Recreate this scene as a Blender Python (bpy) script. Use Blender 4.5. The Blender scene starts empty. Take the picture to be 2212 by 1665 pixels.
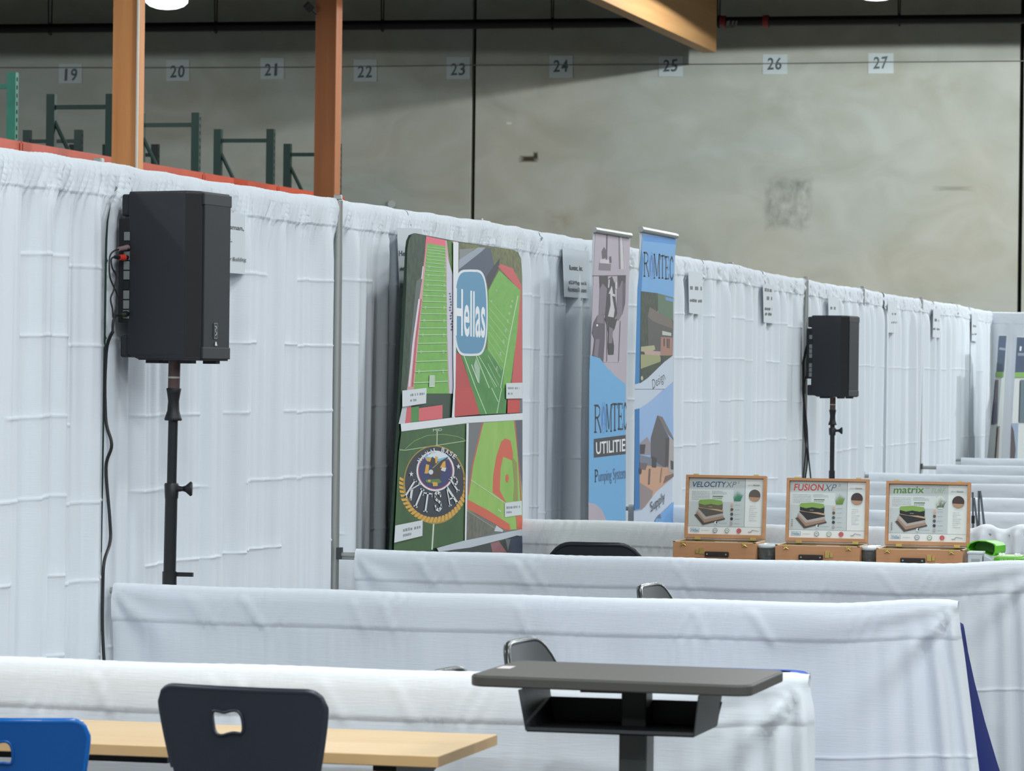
import bpy, bmesh, math, random
import numpy as np
from mathutils import Vector, Matrix, Euler
random.seed(7)
S = bpy.context.scene
COL = S.collection
W, H = 2212, 1665
# ------------------------------------------------------------ camera
CAM = np.array([4.647, -12.687, 1.685]); TH, PI_, RO, F = .24169, -.002934, .0120, 8120.0
FW = np.array([-math.sin(TH)*math.cos(PI_), math.cos(TH)*math.cos(PI_), math.sin(PI_)])
_r = np.array([math.cos(TH), math.sin(TH), 0.0]); _u = np.cross(_r, FW)
RT = _r*math.cos(RO)+_u*math.sin(RO); UP = -_r*math.sin(RO)+_u*math.cos(RO)
cd = bpy.data.cameras.new('camera'); cam = bpy.data.objects.new('camera', cd); COL.objects.link(cam)
cd.sensor_width = 36; cd.lens = 36*F/W; cd.clip_end = 200
cam.matrix_world = Matrix(((RT[0], UP[0], -FW[0], CAM[0]), (RT[1], UP[1], -FW[1], CAM[1]), (RT[2], UP[2], -FW[2], CAM[2]), (0, 0, 0, 1)))
S.camera = cam
cd.dof.use_dof = True; cd.dof.focus_distance = 16.0; cd.dof.aperture_fstop = 13.0
S.view_settings.view_transform = 'Standard'; S.view_settings.look = 'None'
S.view_settings.gamma = 1; S.view_settings.use_curve_mapping = False
S.view_settings.exposure = 0.0
# ------------------------------------------------------------ world, the hall's high-bay lamps and extra unseen lamps
wd = bpy.data.worlds.new('hall'); S.world = wd; wd.use_nodes = True
wd.node_tree.nodes['Background'].inputs[0].default_value = (.9, .95, 1, 1)
wd.node_tree.nodes['Background'].inputs[1].default_value = .02
LAMP_Z = 5.9
LAMP_X = [-15.6, -9.84, -1.5, 6.7, 14.9]
LAMP_Y = [29.0]
def lamp(kind, loc, watts):
    ld = bpy.data.lights.new('lamp_light', kind); ld.energy = watts; ld.color = (.92, .975, 1.0)
    lo = bpy.data.objects.new('lamp_light', ld); COL.objects.link(lo); lo.location = loc; return ld
# the row beside the concrete wall: sources up inside their reflectors, cut off just under the horizontal
for lx, w in zip(LAMP_X, (170, 175, 1250, 1600, 800)):
    ld = lamp('SPOT', (lx, 29.0, 6.13), w); ld.spot_size = math.radians(175.2); ld.spot_blend = .012; ld.shadow_soft_size = .05
# unseen lamps over the rest of the hall, extra ones added to soften shadows
for k in range(13):
    ly = 24.2-3.4*k
    for lx, w in ((-15.6, 60), (-9.84, 75), (-4.5, 80), (2.6, 84), (6.7, 64), (10.8, 58), (14.9, 55)):
        ld = lamp('AREA', (lx+(k % 2)*1.1, ly, LAMP_Z-.012), w*(1.85 if ly < -6 else 1)); ld.shape = 'DISK'; ld.size = .5
# ------------------------------------------------------------ helpers
def ray(x, y): return FW+RT*((x-W/2)/F)-UP*((y-H/2)/F)
def at(x, y, ax, v):
    d = ray(x, y); t = (v-CAM[ax])/d[ax]; return CAM+d*t
def lin(c):
    c = c/255.0
    return c/12.92 if c <= .04045 else ((c+.055)/1.055)**2.4
MATS = {}
def mat(name, rgb, rough=.6, metal=0, noise=None, bump=None, emit=None, spec=.5, trans=0, coat=0):
    """noise=(scale xyz, amount, rgb2); bump=(scale xyz, strength, distance)"""
    if name in MATS: return MATS[name]
    m = bpy.data.materials.new(name); m.use_nodes = True; nt = m.node_tree; b = nt.nodes['Principled BSDF']
    col = tuple(lin(c) for c in rgb)+(1,)
    b.inputs['Base Color'].default_value = col; b.inputs['Roughness'].default_value = rough
    b.inputs['Metallic'].default_value = metal; b.inputs['Specular IOR Level'].default_value = spec
    if coat: b.inputs['Coat Weight'].default_value = coat
    if trans: b.inputs['Transmission Weight'].default_value = trans
    if emit:
        b.inputs['Emission Color'].default_value = tuple(lin(c) for c in emit[0])+(1,); b.inputs['Emission Strength'].default_value = emit[1]
    def nz(scale, detail=4):
        tc = nt.nodes.new('ShaderNodeTexCoord'); mp = nt.nodes.new('ShaderNodeMapping'); mp.inputs['Scale'].default_value = scale
        n = nt.nodes.new('ShaderNodeTexNoise'); n.inputs['Detail'].default_value = detail; n.inputs['Scale'].default_value = 1
        nt.links.new(tc.outputs['Object'], mp.inputs[0]); nt.links.new(mp.outputs[0], n.inputs[0]); return n
    if noise:
        n = nz(noise[0]); r = nt.nodes.new('ShaderNodeValToRGB'); r.color_ramp.elements[0].position = .5-noise[1]; r.color_ramp.elements[1].position = .5+noise[1]
        r.color_ramp.elements[0].color = col; r.color_ramp.elements[1].color = tuple(lin(c) for c in noise[2])+(1,)
        nt.links.new(n.outputs[0], r.inputs[0]); nt.links.new(r.outputs[0], b.inputs['Base Color'])
    if bump:
        n = nz(bump[0]); bp = nt.nodes.new('ShaderNodeBump'); bp.inputs['Strength'].default_value = bump[1]; bp.inputs['Distance'].default_value = bump[2]
        nt.links.new(n.outputs[0], bp.inputs['Height']); nt.links.new(bp.outputs[0], b.inputs['Normal'])
    MATS[name] = m; return m
def C(r, g, b): return mat('print_%d_%d_%d' % (r, g, b), (r, g, b), .55)
def tag(o, label=None, cat=None, group=None, kind=None):
    for k, v in (('label', label), ('category', cat), ('group', group), ('kind', kind)):
        if v: o[k] = v
    return o
def empty(name, loc, rz=0, label=None, cat=None, group=None, rx=0):
    o = bpy.data.objects.new(name, None); COL.objects.link(o); o.location = loc; o.rotation_euler = (rx, 0, rz); o.empty_display_size = .1
    return tag(o, label, cat, group)
class MB:
    def __init__(s): s.v = []; s.f = []; s.m = []; s.mats = []; s.sm = []
    def mi(s, m):
        if m not in s.mats: s.mats.append(m)
        return s.mats.index(m)
    def add(s, vs, fs, m, smooth=False):
        o = len(s.v); s.v += [tuple(float(q) for q in p) for p in vs]; i = s.mi(m)
        for f in fs: s.f.append(tuple(o+q for q in f)); s.m.append(i); s.sm.append(smooth)
        return s
    def box(s, c, d, m, rot=None):
        x, y, z = (q/2 for q in d); vs = [Vector((a*x, b*y, e*z)) for a in (-1, 1) for b in (-1, 1) for e in (-1, 1)]
        if rot: R = Euler(rot).to_matrix(); vs = [R @ v for v in vs]
        vs = [v+Vector(c) for v in vs]
        return s.add(vs, [(0, 1, 3, 2), (4, 6, 7, 5), (0, 4, 5, 1), (2, 3, 7, 6), (0, 2, 6, 4), (1, 5, 7, 3)], m)
    def tube(s, pts, r, m, n=10, closed=False):
        pts = [Vector(p) for p in pts]; rs = r if isinstance(r, (list, tuple)) else [r]*len(pts); vs = []; N = len(pts); a = None
        for i, p in enumerate(pts):
            if closed: t = pts[(i+1) % N]-pts[i-1]
            else: t = pts[min(i+1, N-1)]-pts[max(i-1, 0)]
            t.normalize()
            if a is None: a = t.cross(Vector((0, 0, 1)) if abs(t.z) < .9 else Vector((1, 0, 0))).normalized()
            else: a = (a-t*a.dot(t)).normalized()
            b = t.cross(a)
            for k in range(n): q = 2*math.pi*k/n; vs.append(p+(a*math.cos(q)+b*math.sin(q))*rs[i])
        fs = [(i*n+k, i*n+(k+1) % n, ((i+1) % N)*n+(k+1) % n, ((i+1) % N)*n+k) for i in range(N if closed else N-1) for k in range(n)]
        s.add(vs, fs, m, True)
        if not closed: s.add(vs[:n], [tuple(range(n))], m); s.add(vs[-n:], [tuple(range(n))], m)
        return s
    def lathe(s, c, prof, m, n=24):
        vs = [(c[0]+r*math.cos(2*math.pi*k/n), c[1]+r*math.sin(2*math.pi*k/n), c[2]+z) for r, z in prof for k in range(n)]
        fs = [(i*n+k, i*n+(k+1) % n, (i+1)*n+(k+1) % n, (i+1)*n+k) for i in range(len(prof)-1) for k in range(n)]
        s.add(vs, fs, m, True)
        if prof[0][0] > 1e-4: s.add(vs[:n], [tuple(range(n))], m)
        if prof[-1][0] > 1e-4: s.add(vs[-n:], [tuple(range(n))], m)
        return s
    def prism(s, poly, a, b, m, fn):
        """poly 2D extruded between a and b; fn(u,v,w)->xyz"""
        n = len(poly); vs = [fn(u, v, a) for u, v in poly]+[fn(u, v, b) for u, v in poly]
        fs = [tuple(range(n))[::-1], tuple(range(n, 2*n))]+[(i, (i+1) % n, (i+1) % n+n, i+n) for i in range(n)]
        return s.add(vs, fs, m)
    def grid(s, P, m, smooth=True):
        a, b = P.shape[:2]; vs = P.reshape(-1, 3); fs = [(i*b+j, i*b+j+1, (i+1)*b+j+1, (i+1)*b+j) for i in range(a-1) for j in range(b-1)]
        return s.add(vs, fs, m, smooth)
    def build(s, name, parent=None, bev=0, seg=2):
        me = bpy.data.meshes.new(name); off = parent.location if (parent is not None and s_world(parent)) else Vector((0, 0, 0))
        me.from_pydata([(v[0]-off[0], v[1]-off[1], v[2]-off[2]) for v in s.v], [], s.f)
        for m in s.mats: me.materials.append(m)
        me.polygons.foreach_set('material_index', s.m); me.polygons.foreach_set('use_smooth', s.sm)
        me.update(); o = bpy.data.objects.new(name, me); COL.objects.link(o)
        if parent is not None: o.parent = parent
        if bev:
            md = o.modifiers.new('bevel', 'BEVEL'); md.width = bev; md.segments = seg; md.limit_method = 'ANGLE'; md.harden_normals = False
        return o
def s_world(p):
    while p is not None:
        if p.get('_local'): return False
        p = p.parent
    return True
def thing_local(*a, **k):
    o = empty(*a, **k); o['_local'] = 1; return o
def rrect(w, h, r, n=5, cx=0, cy=0):
    out = []
    for sx, sy, a0 in ((1, 1, 0), (-1, 1, 90), (-1, -1, 180), (1, -1, 270)):
        for k in range(n+1):
            a = math.radians(a0+90*k/n); out.append((cx+sx*(w/2-r)+r*math.cos(a), cy+sy*(h/2-r)+r*math.sin(a)))
    return out
# -------- lettering
_tc = {}
def glyphs(txt, bold=False):
    k = (txt, bold)
    if k in _tc: return _tc[k]
    cu = bpy.data.curves.new('t', 'FONT'); cu.body = txt; cu.resolution_u = 3
    if bold: cu.offset = .016
    o = bpy.data.objects.new('t', cu); COL.objects.link(o); bpy.context.view_layer.update()
    me = bpy.data.meshes.new_from_object(o.evaluated_get(bpy.context.evaluated_depsgraph_get()))
    vs = np.array([v.co[:2] for v in me.vertices]); fs = [tuple(p.vertices) for p in me.polygons]
    bpy.data.objects.remove(o); bpy.data.curves.remove(cu); bpy.data.meshes.remove(me)
    mn, mx = vs.min(0), vs.max(0); vs = (vs-mn)/np.maximum(mx-mn, 1e-6)
    _tc[k] = (vs, fs); return _tc[k]
SER = {  # serif capitals drawn as strokes in a unit box: (points, width)
 'R': [([(.2, 0), (.2, 1)], .16), ([(.2, .97), (.55, .97), (.78, .88), (.78, .66), (.55, .54), (.2, .54)], .08), ([(.45, .54), (.95, .03)], .13), ([(.02, .02), (.4, .02)], .05), ([(.02, .98), (.3, .98)], .05), ([(.8, .02), (1, .02)], .05)],
 'M': [([(.12, 0), (.12, 1)], .06), ([(.14, 1), (.5, .1)], .13), ([(.5, .1), (.86, 1)], .06), ([(.86, 0), (.86, 1)], .14), ([(0, .02), (.26, .02)], .05), ([(.7, .02), (1, .02)], .05), ([(0, .98), (.2, .98)], .05), ([(.8, .98), (1, .98)], .05)],
 'T': [([(.5, 0), (.5, 1)], .18), ([(.02, .96), (.98, .96)], .07), ([(.04, .8), (.04, .98)], .06), ([(.96, .8), (.96, .98)], .06), ([(.28, .02), (.72, .02)], .05)],
 'E': [([(.25, 0), (.25, 1)], .18), ([(.05, .96), (.92, .96)], .07), ([(.05, .03), (.95, .03)], .07), ([(.25, .5), (.7, .5)], .06), ([(.92, .78), (.92, .96)], .06), ([(.96, .03), (.96, .24)], .06), ([(.7, .38), (.7, .62)], .05)],
 'C': [([(.9, .8), (.75, .94), (.5, .97), (.25, .85), (.12, .5), (.25, .15), (.5, .03), (.75, .06), (.95, .22)], .12)],
 'K': [([(.18, 0), (.18, 1)], .2), ([(.25, .4), (.88, .98)], .1), ([(.4, .52), (.88, .02)], .2), ([(0, .03), (.4, .03)], .07), ([(0, .97), (.4, .97)], .07), ([(.66, .97), (1, .97)], .07), ([(.68, .03), (1, .03)], .07)],
 'I': [([(.5, 0), (.5, 1)], .3), ([(.15, .03), (.85, .03)], .08), ([(.15, .97), (.85, .97)], .08)],
 'S': [([(.88, .74), (.86, .88), (.5, .97), (.18, .84), (.2, .64), (.5, .52), (.8, .4), (.84, .18), (.5, .03), (.14, .12), (.1, .28)], .17)],
 'A': [([(.12, 0), (.5, 1)], .1), ([(.5, 1), (.88, 0)], .2), ([(.25, .35), (.75, .35)], .07), ([(0, .03), (.3, .03)], .07), ([(.7, .03), (1, .03)], .07)],
 'P': [([(.22, 0), (.22, 1)], .2), ([(.22, .96), (.6, .96), (.86, .84), (.86, .62), (.6, .48), (.22, .48)], .13), ([(.02, .03), (.45, .03)], .07), ([(.02, .97), (.3, .97)], .07)],
}
def serif(ch):
    vs = []; fs = []
    for pts, w in SER[ch]:
        for (x0, y0), (x1, y1) in zip(pts, pts[1:]):
            dx, dy = x1-x0, y1-y0; L = math.hypot(dx, dy); nx, ny = -dy/L*w/2, dx/L*w/2; e = .0 if len(pts) == 2 else w*.25; ex, ey = dx/L*e, dy/L*e
            o = len(vs); vs += [(x0+nx-ex, y0+ny-ey), (x1+nx+ex, y1+ny+ey), (x1-nx+ex, y1-ny+ey), (x0-nx-ex, y0-ny-ey)]; fs.append((o, o+1, o+2, o+3))
    return np.array(vs), fs
class Art:
    """flat print on a surface; map(u,v,height)->xyz. One mesh with one material per ink."""
    def __init__(s, fn, step=.0006, tr=None): s.fn = fn; s.mb = MB(); s.step = step; s.k = 0; s.tr = tr or (lambda x, y: (x, y))
    def P(s, x, y): x, y = s.tr(x, y); return s.fn(x, y, s.k*s.step)
    def poly(s, pts, m, up=True):
        if up: s.k += 1
        s.mb.add([s.P(*p) for p in pts], [tuple(range(len(pts)))], m); return s
    def ell(s, cx, cy, rx, ry, m, n=40, rot=0, a0=0, a1=360):
        c, q = math.cos(rot), math.sin(rot); P = []
        for k in range(n):
            a = math.radians(a0+(a1-a0)*k/(n if a1-a0 == 360 else n-1)); x, y = rx*math.cos(a), ry*math.sin(a); P.append((cx+x*c-y*q, cy+x*q+y*c))
        return s.poly(P, m)
    def line(s, pts, w, m, up=True):
        if up: s.k += 1
        for (x0, y0), (x1, y1) in zip(pts, pts[1:]):
            L = math.hypot(x1-x0, y1-y0) or 1; nx, ny = -(y1-y0)/L*w/2, (x1-x0)/L*w/2
            s.poly([(x0+nx, y0+ny), (x1+nx, y1+ny), (x1-nx, y1-ny), (x0-nx, y0-ny)], m, False)
        return s
    def quadmap(s, vs, fs, q, m):
        s.k += 1; (x0, y0), (x1, y1), (x2, y2), (x3, y3) = q   # top-left, top-right, bottom-right, bottom-left
        out = []
        for u, v in vs:
            v = 1-v; out.append(s.P((x0*(1-u)+x1*u)*(1-v)+(x3*(1-u)+x2*u)*v, (y0*(1-u)+y1*u)*(1-v)+(y3*(1-u)+y2*u)*v))
        s.mb.add(out, fs, m); return s
    def text(s, t, q, m, bold=False): return s.quadmap(*glyphs(t, bold), q, m)
    def serif(s, ch, q, m): return s.quadmap(*serif(ch), q, m)
    def tr_(s, x, y, w, h, sk=0): return [(x, y), (x+w, y+sk), (x+w, y+sk+h), (x, y+h)]
    def bars(s, x, y, w, h, m, sk=0, seed=0):
        """a line of lettering too small to read: short strokes"""
        r = random.Random(seed); s.k += 1; p = 0
        while p < w:
            q = min(w, p+h*r.uniform(.35, .8)); a = y+sk*p/w; b = y+sk*q/w; t = r.uniform(0, .25)*h
            s.poly([(x+p, a+t), (x+q, b+t), (x+q, b+h), (x+p, a+h)], m, False); p = q+h*r.choice((.15, .2, .55))
        return s
    def build(s, name, parent): return s.mb.build(name, parent)
def px_plane(p0, n):
    """pixels of the survey mapped on to the real plane through p0 with normal n"""
    p0 = np.array(p0, float); n = np.array(n, float); n /= np.linalg.norm(n)
    if n @ (CAM-p0) < 0: n = -n
    def fn(x, y, h):
        q = p0+n*h; d = ray(x, y); t = ((q-CAM) @ n)/(d @ n); return CAM+d*t
    return fn
# ------------------------------------------------------------ materials
CLOTH = mat('white_cloth', (228, 234, 240), .85, bump=((18, 18, 260), .35, .002), spec=.2)
CLOTH2 = mat('white_cloth_plain', (228, 234, 240), .85, spec=.2)
ALU = mat('aluminium_tube', (176, 178, 174), .42, metal=.75, bump=((3, 3, 1), .1, .001))
BLK = mat('black_plastic', (26, 27, 30), .5, bump=((300, 300, 300), .15, .0005))
BLKG = mat('black_gloss', (22, 24, 27), .28)
CAB = mat('speaker_cabinet', (40, 42, 47), .62, bump=((500, 500, 500), .3, .0004))
CABD = mat('speaker_trim', (24, 25, 28), .7)
GRIL = mat('speaker_grille', (38, 40, 45), .7, bump=((420, 420, 420), .5, .001))
WOODC = mat('glulam_fir', (222, 158, 96), .65, noise=((9, 9, .5), .3, (190, 122, 68)), bump=((40, 40, 1), .2, .003))
WOODB = mat('glulam_beam', (204, 158, 104), .6, noise=((1.2, .35, 8), .35, (172, 124, 76)), bump=((2, 1, 30), .2, .003))
GRN = mat('rack_green', (10, 56, 46), .5, noise=((2, 2, 2), .3, (8, 46, 40)))
GRNL = mat('rack_green_worn', (54, 150, 126), .5, noise=((6, 6, 6), .3, (36, 120, 100)))
ORG = mat('rack_orange', (214, 84, 44), .5, noise=((3, 3, 3), .3, (196, 70, 38)))
PIPE = mat('pipe_black', (22, 22, 24), .5)
PAPER = mat('white_paper', (214, 221, 225), .8)
CASEW = mat('case_beech', (206, 154, 112), .5, noise=((4, 30, 40), .3, (190, 134, 92)))
CASEE = mat('case_edge', (232, 204, 164), .5)
BRASS = mat('brass', (226, 196, 120), .3, metal=.8)
CABLE = mat('cable_rubber', (34, 36, 38), .5)
INK = C(58, 62, 66); GREYINK = C(150, 156, 160)
# ------------------------------------------------------------ the hall
def concrete():
    m = bpy.data.materials.new('tilt_up_concrete'); m.use_nodes = True; nt = m.node_tree; L = nt.links; b = nt.nodes['Principled BSDF']; b.inputs['Roughness'].default_value = .85; b.inputs['Specular IOR Level'].default_value = .2
    tc = nt.nodes.new('ShaderNodeTexCoord')
    def noise(sc, det, dist=0):
        mp = nt.nodes.new('ShaderNodeMapping'); mp.inputs['Scale'].default_value = sc; n = nt.nodes.new('ShaderNodeTexNoise'); n.inputs['Scale'].default_value = 1; n.inputs['Detail'].default_value = det; n.inputs['Distortion'].default_value = dist
        L.new(tc.outputs['Object'], mp.inputs[0]); L.new(mp.outputs[0], n.inputs[0]); return n.outputs[0]
    def ramp(i, a, b_, ca, cb):
        r = nt.nodes.new('ShaderNodeValToRGB'); r.color_ramp.elements[0].position = a; r.color_ramp.elements[1].position = b_; r.color_ramp.elements[0].color = ca; r.color_ramp.elements[1].color = cb; L.new(i, r.inputs[0]); return r.outputs[0]
    def c(*q): return tuple(lin(v) for v in q)+(1,)
    base = ramp(noise((.35, 1, .5), 6, .6), .3, .7, c(182, 190, 184), c(192, 190, 176))
    blot = ramp(noise((1.1, 1, 1.6), 5, 1.2), .35, .75, c(255, 255, 255), c(214, 210, 196))
    mx = nt.nodes.new('ShaderNodeMix'); mx.data_type = 'RGBA'; mx.blend_type = 'MULTIPLY'; mx.inputs[0].default_value = .55; L.new(base, mx.inputs[6]); L.new(blot, mx.inputs[7]); cur = mx.outputs[2]
    sep = nt.nodes.new('ShaderNodeSeparateXYZ'); L.new(tc.outputs['Object'], sep.inputs[0])
    def M(op, a, b_=None, clamp=False):
        n = nt.nodes.new('ShaderNodeMath'); n.operation = op; n.use_clamp = clamp
        for i, v in enumerate((a, b_)):
            if v is None: continue
            if isinstance(v, (int, float)): n.inputs[i].default_value = v
            else: L.new(v, n.inputs[i])
        return n.outputs[0]
    nn = noise((5, 1, 5), 4); wob = M('MULTIPLY', M('SUBTRACT', nn, .5), .35)
    def stain(cx, cz, hx, hz, soft, rgb, amt, nzsc=None):
        global_cur = stain.cur
        ax = M('DIVIDE', M('ABSOLUTE', M('SUBTRACT', sep.outputs[0], cx)), hx); az = M('DIVIDE', M('ABSOLUTE', M('SUBTRACT', sep.outputs[2], cz)), hz)
        d = M('ADD', M('MAXIMUM', ax, az), wob); k = M('MULTIPLY', M('DIVIDE', M('SUBTRACT', 1.0, d), soft, True), amt)
        if nzsc: k = M('MULTIPLY', k, M('MULTIPLY', M('SUBTRACT', noise(nzsc, 3), .3), 2.2, True))
        x = nt.nodes.new('ShaderNodeMix'); x.data_type = 'RGBA'; L.new(k, x.inputs[0]); L.new(global_cur, x.inputs[6]); x.inputs[7].default_value = c(*rgb); stain.cur = x.outputs[2]
    stain.cur = cur
    def px(x, y): p = at(x, y, 1, 34.5); return p[0], p[2]
    a = px(1703, 440); stain(a[0], a[1], .32, .36, .25, (132, 134, 126), .95, (9, 1, 6))
    a = px(1142, 343); stain(a[0], a[1], .14, .05, .6, (70, 66, 50), 1.0)
    a = px(1157, 336); stain(a[0], a[1], .04, .06, .6, (70, 66, 50), 1.0)
    a = px(2060, 407); stain(a[0], a[1], .3, .04, .7, (150, 148, 134), .8)
    a = px(1100, 266); stain(a[0], a[1], .05, .02, .7, (225, 225, 215), .9)
    a = px(2000, 190); stain(a[0], a[1], 1.6, .5, .8, (150, 148, 128), .5, (3, 1, 2))
    a = px(1210, 480); stain(a[0], a[1], .25, .2, .8, (150, 132, 96), .6, (6, 1, 6))
    a = px(1700, 225); stain(a[0], a[1], .9, .4, .8, (150, 150, 130), .5, (5, 1, 5))
    L.new(stain.cur, b.inputs['Base Color'])
    bp = nt.nodes.new('ShaderNodeBump'); bp.inputs['Strength'].default_value = .15; bp.inputs['Distance'].default_value = .02; L.new(noise((3, 3, 3), 6), bp.inputs['Height']); L.new(bp.outputs[0], b.inputs['Normal'])
    return m
CONC = concrete(); ZC = 7.6; YW = 34.5
HALLP = mat('painted_wall', (120, 120, 114), .9); FLOORM = mat('floor_concrete', (96, 96, 93), .6, noise=((.6, .6, .6), .3, (80, 80, 78)))
CEILM = mat('ceiling_board', (50, 44, 38), .9); VOID = mat('joint_dark', (16, 15, 12), .9)
m = MB(); m.box((0, 6, -.1), (44, 60, .2), FLOORM); tag(m.build('floor'), kind='structure')
m = MB(); m.box((0, 6, ZC+.1), (44, 60, .2), CEILM); tag(m.build('ceiling'), kind='structure')
m = MB(); xs = [-22.0, at(1023, 200, 1, YW)[0], at(2207, 200, 1, YW)[0], 6.4, 13.2, 22.0]; xs.insert(1, xs[1]-7.1)
for a, b in zip(xs, xs[1:]): m.box(((a+b)/2, YW+.1, ZC/2), (b-a-.05, .2, ZC), CONC)
m.box((0, YW+.16, ZC/2), (44, .06, ZC), VOID); tag(m.build('wall_back', bev=.008), kind='structure')
m = MB(); m.box((-20.0, 6, ZC/2), (.2, 60, ZC), HALLP); tag(m.build('wall_left'), kind='structure')
m = MB(); m.box((20.0, 6, ZC/2), (.2, 60, ZC), HALLP); tag(m.build('wall_right'), kind='structure')
m = MB(); m.box((0, -23.8, ZC/2), (44, .2, ZC), HALLP); tag(m.build('wall_front'), kind='structure')
# columns
def column(x0, y0, w, d, label, conduit):
    t = empty('timber_column', (x0+w/2, y0+d/2, 0), label=label, cat='column')
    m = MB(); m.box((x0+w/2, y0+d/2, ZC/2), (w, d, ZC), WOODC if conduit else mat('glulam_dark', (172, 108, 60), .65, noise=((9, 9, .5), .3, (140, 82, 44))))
    m.build('shaft', t, bev=.006)
    m = MB(); m.box((x0+w/2, y0+d/2, .18), (w+.03, d+.03, .36), mat('steel_shoe', (60, 62, 64), .5, metal=.6)); m.build('column_shoe', t)
    if conduit:
        m = MB(); m.tube([(x0+w-.012, y0-.014, .02), (x0+w-.012, y0-.014, ZC-.05)], .0125, mat('conduit_white', (214, 210, 200), .5)); m.build('conduit', t)
    return t
column(-6.6, 18.26, .25, .13, 'orange-brown glued timber column with a white conduit down its edge', True)
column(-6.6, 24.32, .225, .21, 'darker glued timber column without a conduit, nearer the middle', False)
# roof beam
pe = at(1576, 127, 1, YW)
t = empty('roof_beam', (pe[0]-.09, 20, pe[2]), label='heavy pale glued timber roof beam running back to the concrete wall', cat='beam')
m = MB(); m.box((pe[0]-.09, (YW-26)/2+.6, pe[2]+.55), (.18, YW+23, 1.1), WOODB); m.build('beam_body', t, bev=.01)
# sprinkler pipe, hangers, cable
PY = 34.1; pz = at(1106, 52, 1, PY)[2]
t = empty('sprinkler_pipe', (-4, PY, pz), label='black sprinkler pipe running level along the top of the concrete wall', cat='pipe')
m = MB(); m.tube([(-19.8, PY, pz+.02), (-4, PY, pz), (19.8, PY, pz-.02)], .062, PIPE, 14); m.build('pipe_run', t)
for q in (1562, 1655):
    p = at(q, 50, 1, PY); m = MB(); m.tube([(p[0]-.035, PY, pz), (p[0]+.035, PY, pz)], .08, mat('coupling_red', (150, 48, 44), .5), 14); m.build('pipe_coupling', t)['label'] = 'dull red coupling'
p = at(1596, 50, 1, PY)
A = Art(px_plane((0, PY-.066, 0), (0, 1, 0)), .002); mk = C(150, 150, 146)
for a, b in ((1556, 1564), (1570, 1577), (1581, 1586), (1589, 1593)): A.poly([(a, 46), (b, 44), (b-2, 58), (a-2, 60)], mk, False)
A.line([(1570, 59), (1586, 58)], 3, mk, False); A.build('pipe_lettering', t)
for k, (q, off) in enumerate(((108, 17), (466, 12), (826, 12), (1193, 10), (1552, 12), (1942, 9))):
    p = at(q, 52, 1, PY); m = MB(); dx = off*44/F/2
    m.tube([(p[0]-dx, PY, ZC), (p[0]-.4*dx, PY, pz+.02)], .009, PIPE, 6); m.tube([(p[0]+dx, PY, ZC), (p[0]+.4*dx, PY, pz-.08)], .009, PIPE, 6)
    m.tube([(p[0], PY+.0+.075*math.cos(a*math.pi/6), pz+.075*math.sin(a*math.pi/6)) for a in range(12)], .008, PIPE, 6, closed=True)
    o = m.build('pipe_hanger'); tag(o, ('thin black rod hanger at the far left of the sprinkler pipe', 'thin black rod hanger on the sprinkler pipe, between the two timber columns', 'thin black rod hanger midway between the darker column and the wall joint', 'thin black rod hanger midway between the wall joint and the roof beam', 'thin black rod hanger beside the roof beam end', 'thin black rod hanger just right of the right-hand lamp')[k], 'hanger', 'rod hangers along the sprinkler pipe')
m = MB(); pts = []
for q, yy in ((-100, 146), (150, 146), (385, 146), (650, 145), (990, 141), (1250, 140), (1450, 139), (1700, 137), (1903, 134), (2150, 132), (2400, 130)):
    p = at(q, yy, 1, YW-.02); pts.append(tuple(p))
m.tube(pts, .007, mat('wire_grey', (120, 122, 116), .5), 6); tag(m.build('wall_wire'), 'thin wire strung along the concrete wall through the number signs', 'wire')
# numbers painted on paper sheets
NL = ['leftmost painted number sheet, above the dark rack frames', 'painted number sheet just right of the orange-brown timber column', 'painted number sheet between the timber columns, beside the darker one', 'painted number sheet just right of the darker timber column', 'painted number sheet almost touching the dark wall joint', 'painted number sheet on bare wall between the dark joint and the roof beam', 'painted number sheet directly under the roof beam', 'painted number sheet just right of the roof beam end', 'rightmost painted number sheet, below the right-hand lamp']
for n, (qx, qy, w, h) in zip(range(19, 28), ((152, 159, 50, 42), (384, 152, 50, 46), (588, 148, 51, 46), (789, 152, 50, 48), (990, 147, 51, 48), (1212, 144, 51, 48), (1449, 143, 52, 44), (1674, 139, 53, 43), (1903, 137, 54, 44))):
    p = at(qx, qy, 1, YW-.01); t = empty('number_sign', tuple(p), label=NL[n-19], cat='sign', group='number sheets along the wall')
    fn = px_plane((0, YW-.012, 0), (0, 1, 0)); A = Art(fn, .003)
    q = [(qx-w/2, qy-h/2), (qx+w/2, qy-h/2), (qx+w/2, qy+h/2), (qx-w/2, qy+h/2)]
    mb = MB(); f = [fn(x, y, 0) for x, y in q]; bk = [(v[0], YW-.001, v[2]) for v in f]; mb.add(f+bk, [(0, 1, 2, 3), (4, 5, 6, 7), (0, 1, 5, 4), (1, 2, 6, 5), (2, 3, 7, 6), (3, 0, 4, 7)], mat('sign_sheet', (196, 206, 206), .8)); mb.build('sheet', t)
    s = str(n); dy = 4 if n < 24 else 0
    for i, ch in enumerate(s):
        a = qx-17+i*17; ww = 6 if ch == '1' else 14; a += 4 if ch == '1' else 0; A.text(ch, [(a+1.5, qy-14+dy), (a+1+ww, qy-15+dy-i), (a+ww, qy+11+dy), (a, qy+12+dy)], C(70, 86, 92), True)
    A.build('painted_number', t)
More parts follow.
